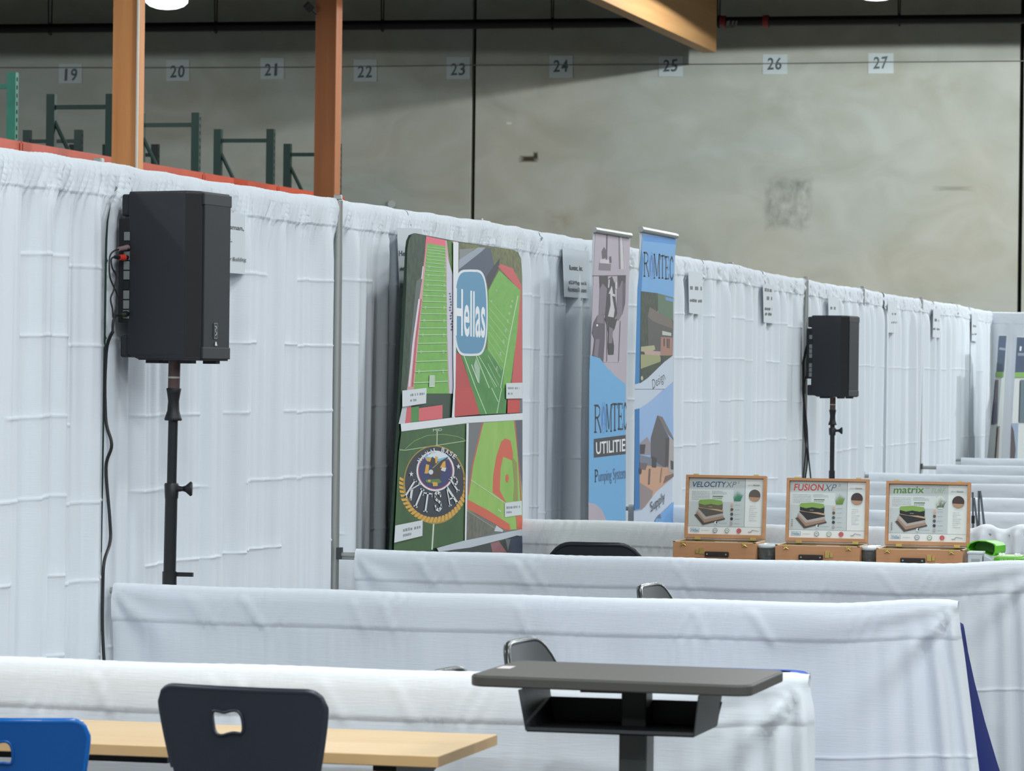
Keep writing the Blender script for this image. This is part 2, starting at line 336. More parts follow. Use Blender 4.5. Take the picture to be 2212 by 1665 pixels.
# high-bay lamps
def acrylic():
    m = bpy.data.materials.new('acrylic_bell'); m.use_nodes = True; nt = m.node_tree; nt.nodes.clear()
    o = nt.nodes.new('ShaderNodeOutputMaterial'); x = nt.nodes.new('ShaderNodeMixShader'); a = nt.nodes.new('ShaderNodeBsdfTransparent'); e = nt.nodes.new('ShaderNodeEmission')
    e.inputs[0].default_value = (.86, .95, 1, 1); e.inputs[1].default_value = 9; x.inputs[0].default_value = .3
    nt.links.new(a.outputs[0], x.inputs[1]); nt.links.new(e.outputs[0], x.inputs[2]); nt.links.new(x.outputs[0], o.inputs[0]); return m
ACR = acrylic()
def highbay(x, y, label):
    t = empty('high_bay_lamp', (x, y, LAMP_Z), label=label, cat='lamp', group='high-bay lamps under the roof')
    m = MB(); m.lathe((x, y, LAMP_Z), [(.1, .27), (.12, .29), (.12, .52), (.02, .56)], mat('lamp_housing', (150, 152, 150), .4, metal=.5)); m.build('housing', t)
    m = MB(); m.lathe((x, y, LAMP_Z), [(.02, .0), (.12, .012), (.2, .04), (.245, .08), (.25, .12), (.19, .2), (.11, .275)], ACR); m.build('glowing_bell', t)
    m = MB(); m.tube([(x, y, LAMP_Z+.55), (x, y, ZC)], .012, ALU, 6); m.build('hanging_rod', t)
highbay(LAMP_X[1], LAMP_Y[0], 'glowing round high-bay lamp beside the orange-brown timber column')
highbay(LAMP_X[2], LAMP_Y[0], 'glowing round high-bay lamp above the rightmost number sheet')
p = at(847, 441, 1, YW-.01); m = MB(); m.tube([tuple(p), tuple(p-[0, .03, 0])], .05, mat('wall_cap', (200, 204, 200), .6), 16); tag(m.build('round_disc'), 'small pale round cap on the concrete wall just above the drape', 'disc')
# small clamp light on the second column
p = at(668, 16, 1, 24.25); t = empty('column_spotlight', tuple(p), label='small dark spotlight clamped high on the darker timber column', cat='spotlight')
m = MB(); m.tube([tuple(p+[-.03, 0, -.02]), tuple(p+[.02, 0, .03])], .05, BLK, 12); m.build('lamp_head', t)
m = MB(); m.tube([tuple(p+[.0, 0, 0]), tuple(p+[.06, .07, -.06])], .012, BLK, 6); m.build('bracket', t)
# pallet racking
XR = -7.25; FY = {'A': 17.67, 'B': 20.13, 'C': 22.59, 'D': 25.03, 'E': 27.49}; ZT = 4.23; FWID = .62
def rack_frame(xr, y, label, mt, mt2):
    t = empty('rack_frame', (xr-FWID/2, y, 0), label=label, cat='rack', group='green pallet rack end frames')
    for xx in (xr-.04, xr-FWID+.0):
        m = MB(); m.box((xx, y, ZT/2), (.08, .07, ZT), mt)
        if xx == xr-.04:
            for k in range(34): m.box((xx+.0405, y, ZT-.06-k*.07), (.002, .022, .034), VOID)
            for k in range(34): m.box((xx+.027, y-.0355, ZT-.06-k*.07), (.016, .002, .034), mt2)
        m.build('upright', t)
    a, b = xr-FWID+.03, xr-.07
    for z in (ZT-.12, ZT-1.3, ZT-2.5, .3): m = MB(); m.box(((a+b)/2, y, z), (b-a, .035, .04), mt2); m.build('brace', t)
    for z0, z1 in ((ZT-.25, ZT-1.25), (ZT-1.4, ZT-2.4)):
        m = MB(); m.tube([(a, y, z0), (b, y, z1)], .02, mt2, 6); m.build('diagonal_brace', t)
rack_frame(XR, FY['A'], 'bright green rack frame at the far left edge, nearest of the racking', GRNL, GRNL)
rack_frame(XR, FY['B'], 'dark green rack frame half hidden behind the orange-brown timber column, left of it', GRN, GRN)
rack_frame(XR, FY['C'], 'dark green rack frame just right of the orange-brown timber column', GRN, GRN)
rack_frame(XR, FY['D'], 'dark green rack frame standing free midway between the two timber columns', GRN, GRN)
rack_frame(XR, FY['E'], 'dark green rack frame passing behind the darker timber column', GRN, GRN)
GRD = mat('rack_green_dark', (12, 34, 30), .6)
X2 = XR-2.14
rack_frame(X2, FY['D'], 'short dark rack frame in the farther row, below the number 19', GRD, GRD)
rack_frame(X2, FY['E'], 'short dark rack frame in the farther row, left of the orange-brown column', GRD, GRD)
rack_frame(XR-3.12, FY['E'], 'farthest dark rack frame, its tip just above the orange beam', GRD, GRD)
yb = [15.15, FY['A'], FY['B'], FY['C'], FY['D'], FY['E']]
for k, (a, b) in enumerate(zip(yb, yb[1:])):
    t = empty('rack_beam', (XR, (a+b)/2, 3.5), label=('orange rack beam at the far left, nearest the camera', 'orange rack beam between the bright green frame and the next frame', 'orange rack beam passing behind the orange-brown timber column', 'orange rack beam right of the orange-brown column, ending at the free standing frame', 'last orange rack beam, ending behind the darker timber column')[k], cat='beam', group='orange rack beams above the drape')
    m = MB(); m.box((XR+.025, (a+b)/2, 3.575), (.045, b-a-.02, .125), ORG); m.build('beam_rail', t, bev=.006)
    for e, s_ in ((a, 1), (b, -1)): m = MB(); m.box((XR+.05, e+s_*.03, 3.52), (.012, .04, .2), ORG); m.build('end_plate', t)
# ------------------------------------------------------------ pipe and drape
PX = (231, 717, 1050, 1330, 1590, 1735, 1858, 1985, 2065, 2140)
PYS = [-2.99]+[float(at(x, 500, 0, 0)[1]) for x in PX]       # pole positions along the drape line
PZ = [2.412, 2.429, 2.436, 2.451, 2.446, 2.448, 2.43, 2.433, 2.426, 2.432, 2.416]
def cloth(A0, d, n, L, top, zbot, seed, ds=.012, hdr=.1, amp=.011, ruffle=.005, creases=(), s_off=(0, 0), endfn=None, rr=.024, rowstep=.05, foldscale=1.0):
    r = np.random.RandomState(seed); N = max(8, int(L/ds)); s = np.linspace(0, L, N)
    zt = top(s); lam = np.array([.11, .17, .27, .43, .8])*foldscale; ph = r.uniform(0, 6.28, 5); aw = np.array([.22, .5, 1.0, .9, .5]); dr = r.uniform(-.5, .5, 5)
    dep = [-1]*0
    rows = [('b', .1), ('b', .05)]+[('w', a) for a in np.radians([180, 150, 120, 95, 70, 45, 20, 0])]
    ds_ = [.012, .03, .05, .07, .09, hdr-.004, hdr, hdr+.006]; k = hdr+.03
    zmin = float(zt.mean())-zbot
    while k < zmin: ds_.append(k); k += rowstep
    for c in creases:
        for e in (-.012, -.005, 0, .005, .012): ds_.append(c+e)
    ds_.append(zmin); ds_ = sorted(x for x in ds_ if x <= zmin+1e-6)
    rows += [('h', x) for x in ds_]
    cw = r.uniform(.2, .6, 6); P = np.zeros((len(rows), N, 3)); A0 = np.array(A0, float); d = np.array(d, float); n = np.array(n, float)
    env = np.clip(np.minimum(s, L-s)/.02, 0, 1)
    rmask = .35+.65*np.clip(np.sin(2*math.pi*s/.55+ph[0])+.5*np.sin(2*math.pi*s/.23+ph[1])+.5, 0, 1)
    for i, (kd, v) in enumerate(rows):
        if kd == 'b': off = np.full(N, -rr); z = zt-rr-v; D = 0
        elif kd == 'w': off = np.full(N, rr*math.cos(v)); z = zt-rr+rr*math.sin(v)+(.0015 if ruffle > .01 else .0006)*rmask*np.sin(2*math.pi*s/.045+ph[2]+2*np.sin(s*6))*(v < 2.8); D = 0
        else:
            D = v; z = zt-rr-v if v > .03 else zt-rr-v*.9
            z = zt-(rr+(zt.mean()-zbot-rr)*(v/zmin)) if v > hdr+.02 else zt-rr-v
            off = np.full(N, rr)
        h = 1.0 if D <= hdr else 0.0
        slant = s+.45*min(D, .14)
        ruf = ruffle*rmask*(np.sin(2*math.pi*slant/.031+3*np.sin(2*math.pi*s/.21+ph[3]))+.6*np.sin(2*math.pi*slant/.052+ph[4]))
        fade = math.exp(-max(0, D-hdr)/.06)
        off = off+ruf*(fade if kd == 'h' else (.5 if kd == 'w' and v < 1.6 else 0))
        if kd == 'h':
            w = 1/(1+math.exp(-(D-hdr*1.2)/.035)); f = 0
            for j in range(5):
                q = np.sin(2*math.pi*(s+.012*dr[j]*D*3)/lam[j]+ph[j]+.5*np.sin(s*2.3+ph[(j+1) % 5])); f = f+aw[j]*np.tanh(2.2*q)
            off = off+amp*w*f-.010*w+(.004 if D <= hdr-.003 else 0)
            for ci, c in enumerate(creases):
                if abs(D-c) < .03:
                    on = (np.sin(s*5+cw[ci % 6]*20+ci*2) > -.55); off = off+.0045*math.exp(-((D-c)/.0045)**2)*on
            off = off-.012*np.exp(-np.minimum(s, L-s)/.012)*w
        S_, Z_, O_ = s.copy(), z, off
        if endfn: S_, Z_, O_ = endfn(s, z, off, D, kd)
        P[i] = A0[None, :]+d[None, :]*S_[:, None]+n[None, :]*O_[:, None]; P[i, :, 2] = Z_
    return P
def sag_top(z0, z1, L, sag, seed=0):
    r = np.random.RandomState(seed); a, b = r.uniform(0, 6, 2)
    return lambda s: z0+(z1-z0)*s/L-sag*4*(s/L)*(1-s/L)+.002*np.sin(s*7+a)+.0015*np.sin(s*17+b)
names = ['at the far left edge, in front of the first upright', 'behind the large loudspeaker', 'behind the sports field backdrop, left part', 'between the sports field backdrop and the pipework banner', 'right of the blue banner', 'left of the distant loudspeaker', 'behind the distant loudspeaker', 'just right of the distant loudspeaker', 'second from the far corner', 'last before the far corner']
segs = {0: [0, .5, .86, 1], 1: [0, .46, .80, 1], 2: [0, .43, 1], 3: [0, .35, .7, 1]}
CR = [.34, .62, .90, 1.18, 1.46, 1.74, 2.02]
for i in range(10):
    y0, y1 = PYS[i], PYS[i+1]; L = y1-y0; far = i >= 4
    t = empty('back_drape', (0, (y0+y1)/2, 0), label='tall white back drape '+names[i], cat='curtain', group='white back drapes along the booth line')
    m = MB(); m.tube([(-.0, y0+.03, PZ[i]-.028), (0, y1-.03, PZ[i+1]-.028)], .012, ALU, 8); m.build('crossbar', t)
    sg = segs.get(i, [0, .34, .67, 1]); sag = (.006, .008, .004, .004, .006, .01, .01, .01, .008, .006)[i]
    T = sag_top(PZ[i], PZ[i+1], L, sag, i)
    for k, (a, b) in enumerate(zip(sg, sg[1:])):
        sa, sb = a*L+(-.006 if k == 0 else -.03), b*L+(.004 if b == 1 else 0); LL = sb-sa; rr = random.Random(i*7+k); j = rr.uniform(-.02, .02)
        P = cloth((.0+(k % 2)*.004, y0+sa, 0), (0, 1, 0), (1, 0, 0), LL, (lambda s, T=T, sa=sa: T(s+sa)), .02, 100+i*5+k, ds=.009 if not far else .02, creases=[c+j for c in CR] if i < 6 else [.62, 1.3], ruffle=.012, amp=.0135 if i < 3 else .019, rowstep=.06)
        m = MB(); m.grid(P, CLOTH); m.build('cloth_panel', t)
# uprights
ul = ['first tall upright pole, left of the large loudspeaker', 'thick grey upright pole between the loudspeaker and the sports field backdrop', 'upright pole behind the top of the sports field backdrop', 'upright pole hidden behind the pipework banner', 'upright pole right of the blue banner', 'upright pole left of the distant loudspeaker with cables tied to it', 'upright pole right of the distant loudspeaker', 'third upright pole from the far corner', 'second upright pole from the far corner', 'upright pole in the far corner']
for k in range(10):
    y = PYS[k+1]; zt = PZ[k+1]; t = empty('upright_pole', (.012, y, 0), label=ul[k], cat='pole', group='aluminium drape uprights')
    m = MB(); xo = .030 if k in (1, 5, 6, 7) else -.03; rad = .019 if k == 1 else .0175
    m.tube([(xo, y, 0), (xo, y, zt-.01)], [rad, rad*.93], ALU, 14); m.build('tube', t)
    m = MB(); m.box((xo-.004, y, zt+.004), (.032, .034, .022), ALU); m.build('slot_head', t, bev=.004)
    m = MB(); m.box((xo-.03, y, .005), (.26, .26, .01), ALU); m.build('base_plate', t)
    if k == 1:
        m = MB(); m.box((.0, y-.06, .905), (.05, .035, .045), mat('bracket_grey', (80, 84, 86), .5, metal=.4)); m.build('bar_bracket', t)
# perpendicular drape closing the far end
P = cloth((.02, PYS[10]+.03, 0), (1, 0, 0), (0, -1, 0), 3.0, sag_top(2.412, 2.412, 3, .006, 44), .02, 77, ds=.02, rowstep=.1, amp=.014)
t = empty('end_drape', (1.5, PYS[10]+.03, 0), label='white drape turning across the far corner behind the tilted banners', cat='curtain'); m = MB(); m.grid(P, CLOTH); m.build('cloth_panel', t)
m = MB(); m.tube([(.03, PYS[10]+.03, 2.385), (3, PYS[10]+.03, 2.385)], .012, ALU, 8); m.build('crossbar', t)
# side rails
RZ = [.901, .92, .925, .966, .943, .903, .921, .913, .908, .919]
R0 = [.05, .045, at(770, 1185, 1, 2.883)[0], .1, .1, .1, .08, .1, .19, .08]
sl = ['nearest low white side drape, behind the wooden table', 'low white side drape in front of the large loudspeaker stand, its right corner raised', 'low white side drape in front of the wooden sample cases, bare bar at left', 'low white side drape directly behind the open wooden sample cases, ruffled at its right end', 'low white side drape, second behind the sample cases', 'low white side drape, third behind the sample cases', 'low white side drape, fourth behind the sample cases', 'low white side drape joined to the pole right of the distant loudspeaker', 'low white side drape joined by a bare bar to the third pole from the corner', 'farthest low white side drape, before the tilted banners']
RL = 3.05
for i in range(10):
    y = PYS[i]+(0 if i == 0 else 0); y = -3.05 if i == 0 else y; z = RZ[i]; x0 = R0[i]; far = i >= 4
    t = empty('side_drape', (1.5, y, 0), label=sl[i], cat='curtain', group='low white side drapes between the booths')
    m = MB(); m.tube([(.03, y, z-.027), (RL-.02, y, z-.027)], .012, ALU, 8)
    if i in (2, 7, 8): m.tube([(.035, y-.0, z-.04), (.4, y, z-.04)], .007, ALU, 8); m.box((.045, y, z-.02), (.035, .03, .05), mat('bracket_grey', (80, 84, 86), .5, metal=.4))
    m.build('crossbar', t)
    L = RL+.02-x0; lift = .019 if i < 3 else .006
    top = lambda s, L=L, z=z, lift=lift, x0=x0: z-.004*4*(s/L)*(1-s/L)+lift*np.clip((s-(L-.42))/.36, 0, 1)**2*(3-2*np.clip((s-(L-.42))/.36, 0, 1))+.0015*np.sin(s*9+i)
    def endfn(s, zz, off, D, kd, L=L, z=z, i=i):
        e = L-s; R_ = np.hypot(e, D)+1e-3; ang = np.arctan2(D, e+1e-3)
        if kd == 'h':
            w = np.exp(-R_/.33)*np.clip(e/.04, 0, 1)*np.clip(D/.05, 0, 1)
            off = off+.016*w*np.sin(10*ang+1.0)+.007*w*np.sin(19*ang)
            tail = np.exp(-(e/.2)**2)*min(1, D/.25); off = off+.020*tail*np.sin(2*math.pi*e/.075+.6)
            # left edge drag folds
            R2 = np.hypot(s, D)+1e-3; a2 = np.arctan2(D, s+1e-3); off = off+(.012 if i < 3 else .006)*np.exp(-R2/.22)*np.sin(8*a2+2)*np.clip(D/.05, 0, 1)
            # slanted drags under the bar
            rs = np.random.RandomState(i+3)
            for q in range(9): off = off+(.0022 if D > .11 else 0)*np.exp(-((s-rs.uniform(.1, L-.1))/.006)**2)
            for q in range(10 if i < 3 else 3):
                c = rs.uniform(.1, L-.6) if q > 2 else rs.uniform(.15, .9); sl_ = rs.uniform(.4, .9); off = off+.004*np.exp(-((s-c-sl_*D)/.016)**2)*(1 if D < .105 else math.exp(-(D-.105)/.02))
            s2 = s+((.016*min(1, D/.08)) if i == 0 else (.135*D if i == 1 else .06*D))*np.exp(-(e/.2)**2)
            # wrap the last edge round the post
            k = np.clip(1-e/.03, 0, 1); off = off-.05*k*k
            return s2, zz, off
        k = np.clip(1-e/.03, 0, 1); return s, zz-.006*k, off-.03*k*k
    ends = 1.0
    if i == 3:   # gathered ruffle at the right end
        def endfn3(s, zz, off, D, kd, L=L):
            g = np.clip((s-(L-.95))/.1, 0, 1); off = off+g*.022*np.sin(2*math.pi*s/.085)*(1 if kd == 'h' else .5); zz = zz+g*(.012*np.sin(2*math.pi*s/.17)+.012)*(1 if D < .06 else .3)
            return s, zz, off
        ef = endfn3
    else: ef = endfn
    P = cloth((x0, y, 0), (1, 0, 0), (0, -1, 0), L, top, .03, 300+i, ds=.010 if i < 4 else .025, hdr=.108 if i < 3 else .1, creases=[.52] if i < 3 else [], ruffle=.0028 if i != 3 else .004, amp=.005 if i < 3 else .007, endfn=ef, rr=.026, foldscale=1.8, rowstep=.03 if i < 3 else .06)
    m = MB(); m.grid(P, CLOTH); m.build('cloth_panel', t)
# ------------------------------------------------------------ name sheets pinned to the drape
def name_sheet(quad, lines, label, seed=0):
    xp = .052; fn = px_plane((xp, 0, 0), (1, 0, 0)); c = np.mean([fn(x, y, 0) for x, y in quad], 0)
    t = empty('name_sheet', tuple(c), label=label, cat='sign', group='paper name sheets pinned to the back drape')
    m = MB(); f = [fn(x, y, 0) for x, y in quad]; bk = [v-np.array([.0015, 0, 0]) for v in f]
    m.add(f+bk, [(0, 1, 2, 3), (4, 5, 6, 7), (0, 1, 5, 4), (1, 2, 6, 5), (2, 3, 7, 6), (3, 0, 4, 7)], PAPER); m.build('sheet', t)
    A = Art(fn, .0012)
    for q, s_ in enumerate(lines):
        (x, y, w, h, sk), tx = s_
        if tx: A.text(tx, A.tr_(x, y, w, h, sk), C(70, 74, 78), True)
        else: A.bars(x, y, w, h, C(104, 110, 114), sk, seed+q)
    A.build('lettering', t)
name_sheet([(470, 455), (529, 463), (529, 592), (470, 587)], [((472, 482, 55, 12, 6), 'Scotsman,'), ((480, 510, 22, 11, 2), 'Inc.'), ((470, 553, 62, 10, 4), 'Modular Building')], 'paper sheet partly hidden behind the large loudspeaker')
name_sheet([(858, 492), (912, 494), (905, 624), (863, 622)], [((862, 541, 28, 11, 1), 'Hellas'), ((864, 576, 26, 8, 1), '#20')], 'paper sheet at the left edge of the sports field backdrop')
name_sheet([(1215, 535), (1273, 543), (1273, 645), (1219, 641)], [((1230, 572, 29, 13, 2), 'Romtec, Inc.'), ((1229, 605, 38, 10, 3), '#22,24 Playground &'), ((1228, 619, 39, 10, 3), 'Recreational Structures')], 'large paper sheet left of the pipework banner')
name_sheet([(1487, 585), (1518, 589), (1518, 680), (1489, 676)], [((1491, 616, 25, 9, 2), None), ((1491, 645, 26, 6, 2), None)], 'paper sheet just right of the blue banner', 5)
name_sheet([(1648, 612), (1672, 616), (1672, 699), (1650, 696)], [((1652, 621, 16, 8, 2), None), ((1657, 639, 11, 8, 1), None), ((1653, 663, 15, 6, 1), None), ((1654, 674, 13, 6, 1), None)], 'narrow paper sheet with four lines left of the distant loudspeaker', 9)
name_sheet([(1789, 640), (1812, 643), (1812, 684), (1790, 682)], [((1794, 661, 11, 7, 1), None)], 'paper sheet directly above the distant loudspeaker', 12)
name_sheet([(1918, 650), (1938, 652), (1938, 720), (1917, 718)], [((1927, 675, 9, 5, 0), None), ((1926, 694, 13, 4, 0), None)], 'small paper sheet right of the distant loudspeaker', 13)
name_sheet([(2016, 666), (2032, 668), (2031, 730), (2015, 728)], [((2019, 688, 9, 6, 1), None), ((2016, 708, 14, 4, 1), None)], 'small faint paper sheet second from the far corner', 15)
name_sheet([(2099, 676), (2112, 678), (2111, 738), (2099, 736)], [((2102, 701, 7, 5, 1), None), ((2100, 720, 11, 3, 0), None)], 'smallest paper sheet nearest the far corner', 17)
# ------------------------------------------------------------ sports field backdrop
XH = .2; fnH = px_plane((XH, 0, 0), (1, 0, 0))
t = empty('fabric_backdrop', (XH-.03, 4.4, 0), label='wide fabric backdrop printed with aerial photos of green sports fields', cat='display')
Z1 = lambda x, y: (820+x/4.381, 470+y/4.381); Z2 = lambda x, y: (820+x/4.381, 840+y/4.381)
m = MB()
outl = [Z1(265, 300), Z1(275, 220), Z1(300, 165), Z1(345, 148), Z1(430, 165), Z1(740, 225), Z1(1250, 300), Z1(1310, 325), Z1(1340, 390), Z1(1350, 560), (1128.5, 1200), (1126, 1450), (838, 1450), (845, 1200), (863, 900)]
f = [fnH(x, y, -.001) for x, y in outl]; bk = [v-np.array([.012, 0, 0]) for v in f]; n = len(f)
m.add(f+bk, [tuple(range(n)), tuple(range(2*n-1, n-1, -1))]+[(i, (i+1) % n, (i+1) % n+n, i+n) for i in range(n)], C(34, 62, 44)); m.build('fabric_body', t)
# frame feet
for yy in (3.35, 5.4): m = MB(); m.box((XH+.05, yy, .02), (.36, .06, .04), ALU); m.build('frame_foot', t)
# second, darker print seen past the left edge
fb = px_plane((XH-.06, 0, 0), (1, 0, 0)); A = Art(fb, .001)
A.poly([Z1(250, 700), Z1(300, 640), Z1(300, 1600), Z1(215, 1600)], C(22, 26, 24)); A.poly([(862, 830), (880, 830), (880, 925), (860, 925)], C(150, 140, 110)); A.poly([(864, 895), (872, 895), (872, 925), (860, 925)], C(214, 140, 50)); A.poly([(860, 925), (872, 925), (856, 1200), (846, 1200)], C(24, 60, 34))
A.poly([(851, 1120), (852, 1190), (845, 1190), (847, 1120)], C(16, 18, 18)); A.poly([(850, 1101), (857, 1102), (857, 1118), (850, 1117)], C(232, 236, 238))
for k in range(5): A.poly([Z1(222, 1120+k*36), Z1(243, 1118+k*36), Z1(241, 1144+k*36), Z1(219, 1146+k*36)], C(214, 120, 34), False)
for k, cc in enumerate(((214, 170, 40), (220, 226, 236), (30, 34, 60), (190, 200, 210))): A.poly([Z1(212, 1340+k*55), Z1(236, 1338+k*55), Z1(232, 1372+k*55), Z1(208, 1376+k*55)], C(*cc), False)
A.build('rear_print', t)
A = Art(fnH, .00008, Z1)
TREE = mat('print_trees', (44, 78, 46), .6, noise=((30, 30, 22), .2, (22, 40, 32))); TREE2 = mat('print_hedge', (96, 138, 66), .6, noise=((40, 40, 30), .2, (54, 92, 44)))
TURF = mat('print_turf', (106, 170, 72), .6, noise=((2, 9, 26), .35, (128, 188, 84))); TURF2 = mat('print_turf_dark', (58, 128, 58), .6, noise=((3, 6, 12), .3, (84, 150, 72)))
TRED = C(206, 84, 84); TRK = C(218, 96, 110); WHT = C(228, 232, 236); NVY = C(30, 42, 66)
wl = C(200, 226, 190)
# upper left picture
A.poly([(262, 300), (275, 220), (300, 165), (345, 148), (430, 165), (450, 300), (400, 600), (385, 800), (270, 1665), (200, 1665), (245, 850)], TREE)
A.poly([(350, 600), (400, 560), (385, 800), (290, 1560), (270, 1560), (290, 1200)], C(86, 96, 92))
A.poly([(445, 175), (620, 215), (740, 228), (720, 1100), (700, 1665), (255, 1665), (330, 1080), (400, 600)], C(214, 160, 162))
A.poly([(410, 560), (440, 175), (620, 212), (625, 270), (448, 240)], C(228, 90, 116)); A.poly([(448, 178), (620, 215), (622, 268), (446, 238)], C(232, 96, 120))
A.poly([(452, 240), (622, 272), (632, 700), (640, 1300), (655, 1665), (320, 1665), (360, 1250), (395, 900), (420, 600)], TURF)
A.poly([(636, 215), (690, 225), (735, 400), (725, 540), (695, 560), (660, 420)], TREE2)
A.poly([(632, 300), (645, 390), (700, 560), (712, 1100), (706, 1665), (662, 1665), (640, 1100)], C(206, 204, 220))
A.line([(412, 460), (398, 580)], 10, C(230, 220, 228)); A.line([(376, 770), (320, 1180), (280, 1600)], 18, C(226, 214, 226)); A.line([(392, 770), (345, 1180), (310, 1600)], 16, C(196, 88, 92))
r = random.Random(3)
for k in range(14):
    yy = 720+k*26; A.ell(668+k*1.2+r.uniform(-8, 8), yy, 9, 8, C(70, 72, 110), 8)
for k, yy in enumerate((285, 310, 338, 368, 400, 432, 467, 506, 545, 595, 640, 690, 740, 795, 850, 910, 975, 1045, 1110, 1190, 1270, 1360, 1455, 1560)):
    u = (yy-285)/1275; xl = 450-130*u**1.1-5*u; A.line([(xl+6, yy+6*u-3+(16*(1-u))*-.2), (626+20*u, yy+(14*(1-u)) - 12*u)], 4+3*u, wl, False)
    if k % 2 == 0 and k > 4:
        for q in (.1, .86): cx = xl+(626-xl)*q+8; A.text('20', [(cx, yy-10-8*u), (cx+18, yy-10-8*u), (cx+16, yy+10+8*u), (cx-2, yy+10+8*u)], wl)
A.k += 1; A.poly([(472, 1490), (524, 1490), (522, 1600), (468, 1600)], C(190, 208, 186)); A.line([(470, 1598), (520, 1596)], 8, C(230, 238, 226))
# upper right picture
A.poly([(752, 236), (1250, 300), (1310, 325), (1340, 390), (1350, 560), (1352, 1665), (716, 1665), (722, 1300), (745, 500)], mat('print_grove', (120, 130, 74), .6, noise=((36, 36, 30), .2, (92, 84, 62))))
A.poly([(755, 300), (900, 290), (760, 420)], C(128, 132, 134)); A.poly([(750, 490), (752, 400), (930, 282), (1000, 282), (950, 340)], C(150, 160, 176))
A.poly([(750, 490), (1010, 285), (1050, 290), (1090, 470), (1020, 600), (1000, 640), (800, 560)], C(62, 76, 98)); A.poly([(1085, 450), (1140, 380), (1130, 470), (1030, 680), (1010, 560)], C(38, 40, 46))
A.poly([(1120, 460), (1150, 440), (1260, 480), (1345, 640), (1350, 1665), (1240, 1665), (1335, 700)], TRED); A.poly([(722, 1290), (760, 1280), (890, 1665), (716, 1665)], C(186, 62, 64))
A.poly([(1130, 500), (1335, 690), (1300, 1100), (1238, 1580), (1220, 1665), (890, 1665), (770, 1290), (1020, 1250), (1030, 690)], TURF); A.poly([(770, 1285), (1010, 1240), (1180, 1450), (1160, 1665), (885, 1665)], TURF2)
A.line([(1310, 740), (1230, 1130), (1140, 1640)], 7, wl)
for k in range(10): x0 = 1060-30*(k == 0); A.line([(1040-k*2, 780+k*75), (1240-k*14, 1010+k*72)], 4, C(170, 206, 150), False)
A.line([(800, 1310), (930, 1665)], 7, wl); A.line([(915, 1310), (1060, 1665)], 7, wl, False); A.line([(940, 1310), (1110, 1600)], 5, wl, False)
for k, (xx, yy) in enumerate(((1255, 790), (1243, 840), (1228, 905), (1212, 980), (1193, 1068), (1172, 1170), (1143, 1290), (1108, 1430), (1060, 790), (1105, 690))): h_ = 22+k*4 if k < 8 else 22; A.text('40', A.tr_(xx-9, yy-h_/2, 18, h_), C(206, 228, 196))
A.poly([(890, 1400), (910, 1330), (950, 1420), (945, 1570), (930, 1560)], C(160, 190, 160)); A.line([(870, 1390), (935, 1560)], 8, C(220, 230, 220))
# white bars between the pictures
A.tr = lambda x, y: (x, y)
A.poly([Z1(697, 228), Z1(748, 236), Z1(745, 500), Z1(722, 1300), (983, 902), (981, 902), Z1(697, 1300)], WHT)
# logo plate
def lozenge(cx, cy, rx, ry, c=1): return [(cx+rx*math.copysign(abs(math.cos(a))**.42, math.cos(a)), cy+ry*math.copysign(abs(math.sin(a))**.8, math.sin(a))+.0*rx) for a in [2*math.pi*k/48 for k in range(48)]]
A.poly([Z1(x, y) for x, y in lozenge(862, 900, 162, 410)], C(226, 232, 236)); A.poly([Z1(x, y) for x, y in lozenge(863, 900, 148, 388)], C(86, 146, 182))
A.text('Hellas', [Z1(716, 665), Z1(1000, 715), Z1(1000, 1140), Z1(714, 1120)], C(236, 240, 242), True)
# captions and lower pictures
A.tr = Z2
A.poly([(215, 170), (300, 160), (250, 330), (180, 330)], C(196, 200, 206)); A.poly([(258, 175), (300, 165), (296, 320), (240, 330)], C(214, 90, 96)); A.poly([(372, 182), (596, 150), (594, 280), (372, 305)], C(220, 96, 104))
A.poly([(300, 175), (372, 165), (372, 305), (296, 318)], TURF2); A.poly([(700, -10), (716, -10), (708, 268), (684, 270)], WHT)
A.poly([(718, -10), (872, -10), (950, 240), (710, 262)], C(196, 64, 64)); A.poly([(872, -10), (1210, -10), (1195, 230), (950, 242)], TURF2); A.line([(1060, -10), (1122, 120)], 6, wl); A.line([(1155, -10), (1110, 230)], 6, wl, False); A.line([(910, -10), (1010, 235)], 6, wl, False)
A.poly([(1212, 90), (1325, 90), (1325, 225), (1208, 230)], C(206, 66, 62)); A.poly([(1325, 90), (1352, 90), (1352, 225), (1325, 225)], C(110, 110, 116))
A.poly([(200, 330), (700, 270), (1352, 228), (1352, 292), (840, 322), (206, 402)], WHT)
FG = mat('print_field', (62, 104, 46), .6, noise=((3, 8, 10), .35, (42, 78, 42))); GRASS = mat('print_grass', (126, 186, 70), .6, noise=((2, 6, 5), .35, (166, 200, 104)))
A.poly([(206, 405), (836, 325), (806, 1440), (500, 1510), (400, 1600), (130, 1600), (180, 600)], FG)
A.line([(190, 575), (240, 580), (830, 488)], 7, C(170, 196, 140)); A.line([(240, 570), (330, 490), (450, 440), (600, 428), (740, 450), (830, 490)], 5, C(128, 164, 92))
A.line([(545, 400), (542, 540)], 9, C(190, 210, 170)); A.text('MID', [(505, 378), (590, 372), (590, 396), (505, 402)], C(200, 214, 184), True)
A.line([(512, 1270), (496, 1520)], 14, C(206, 216, 200))
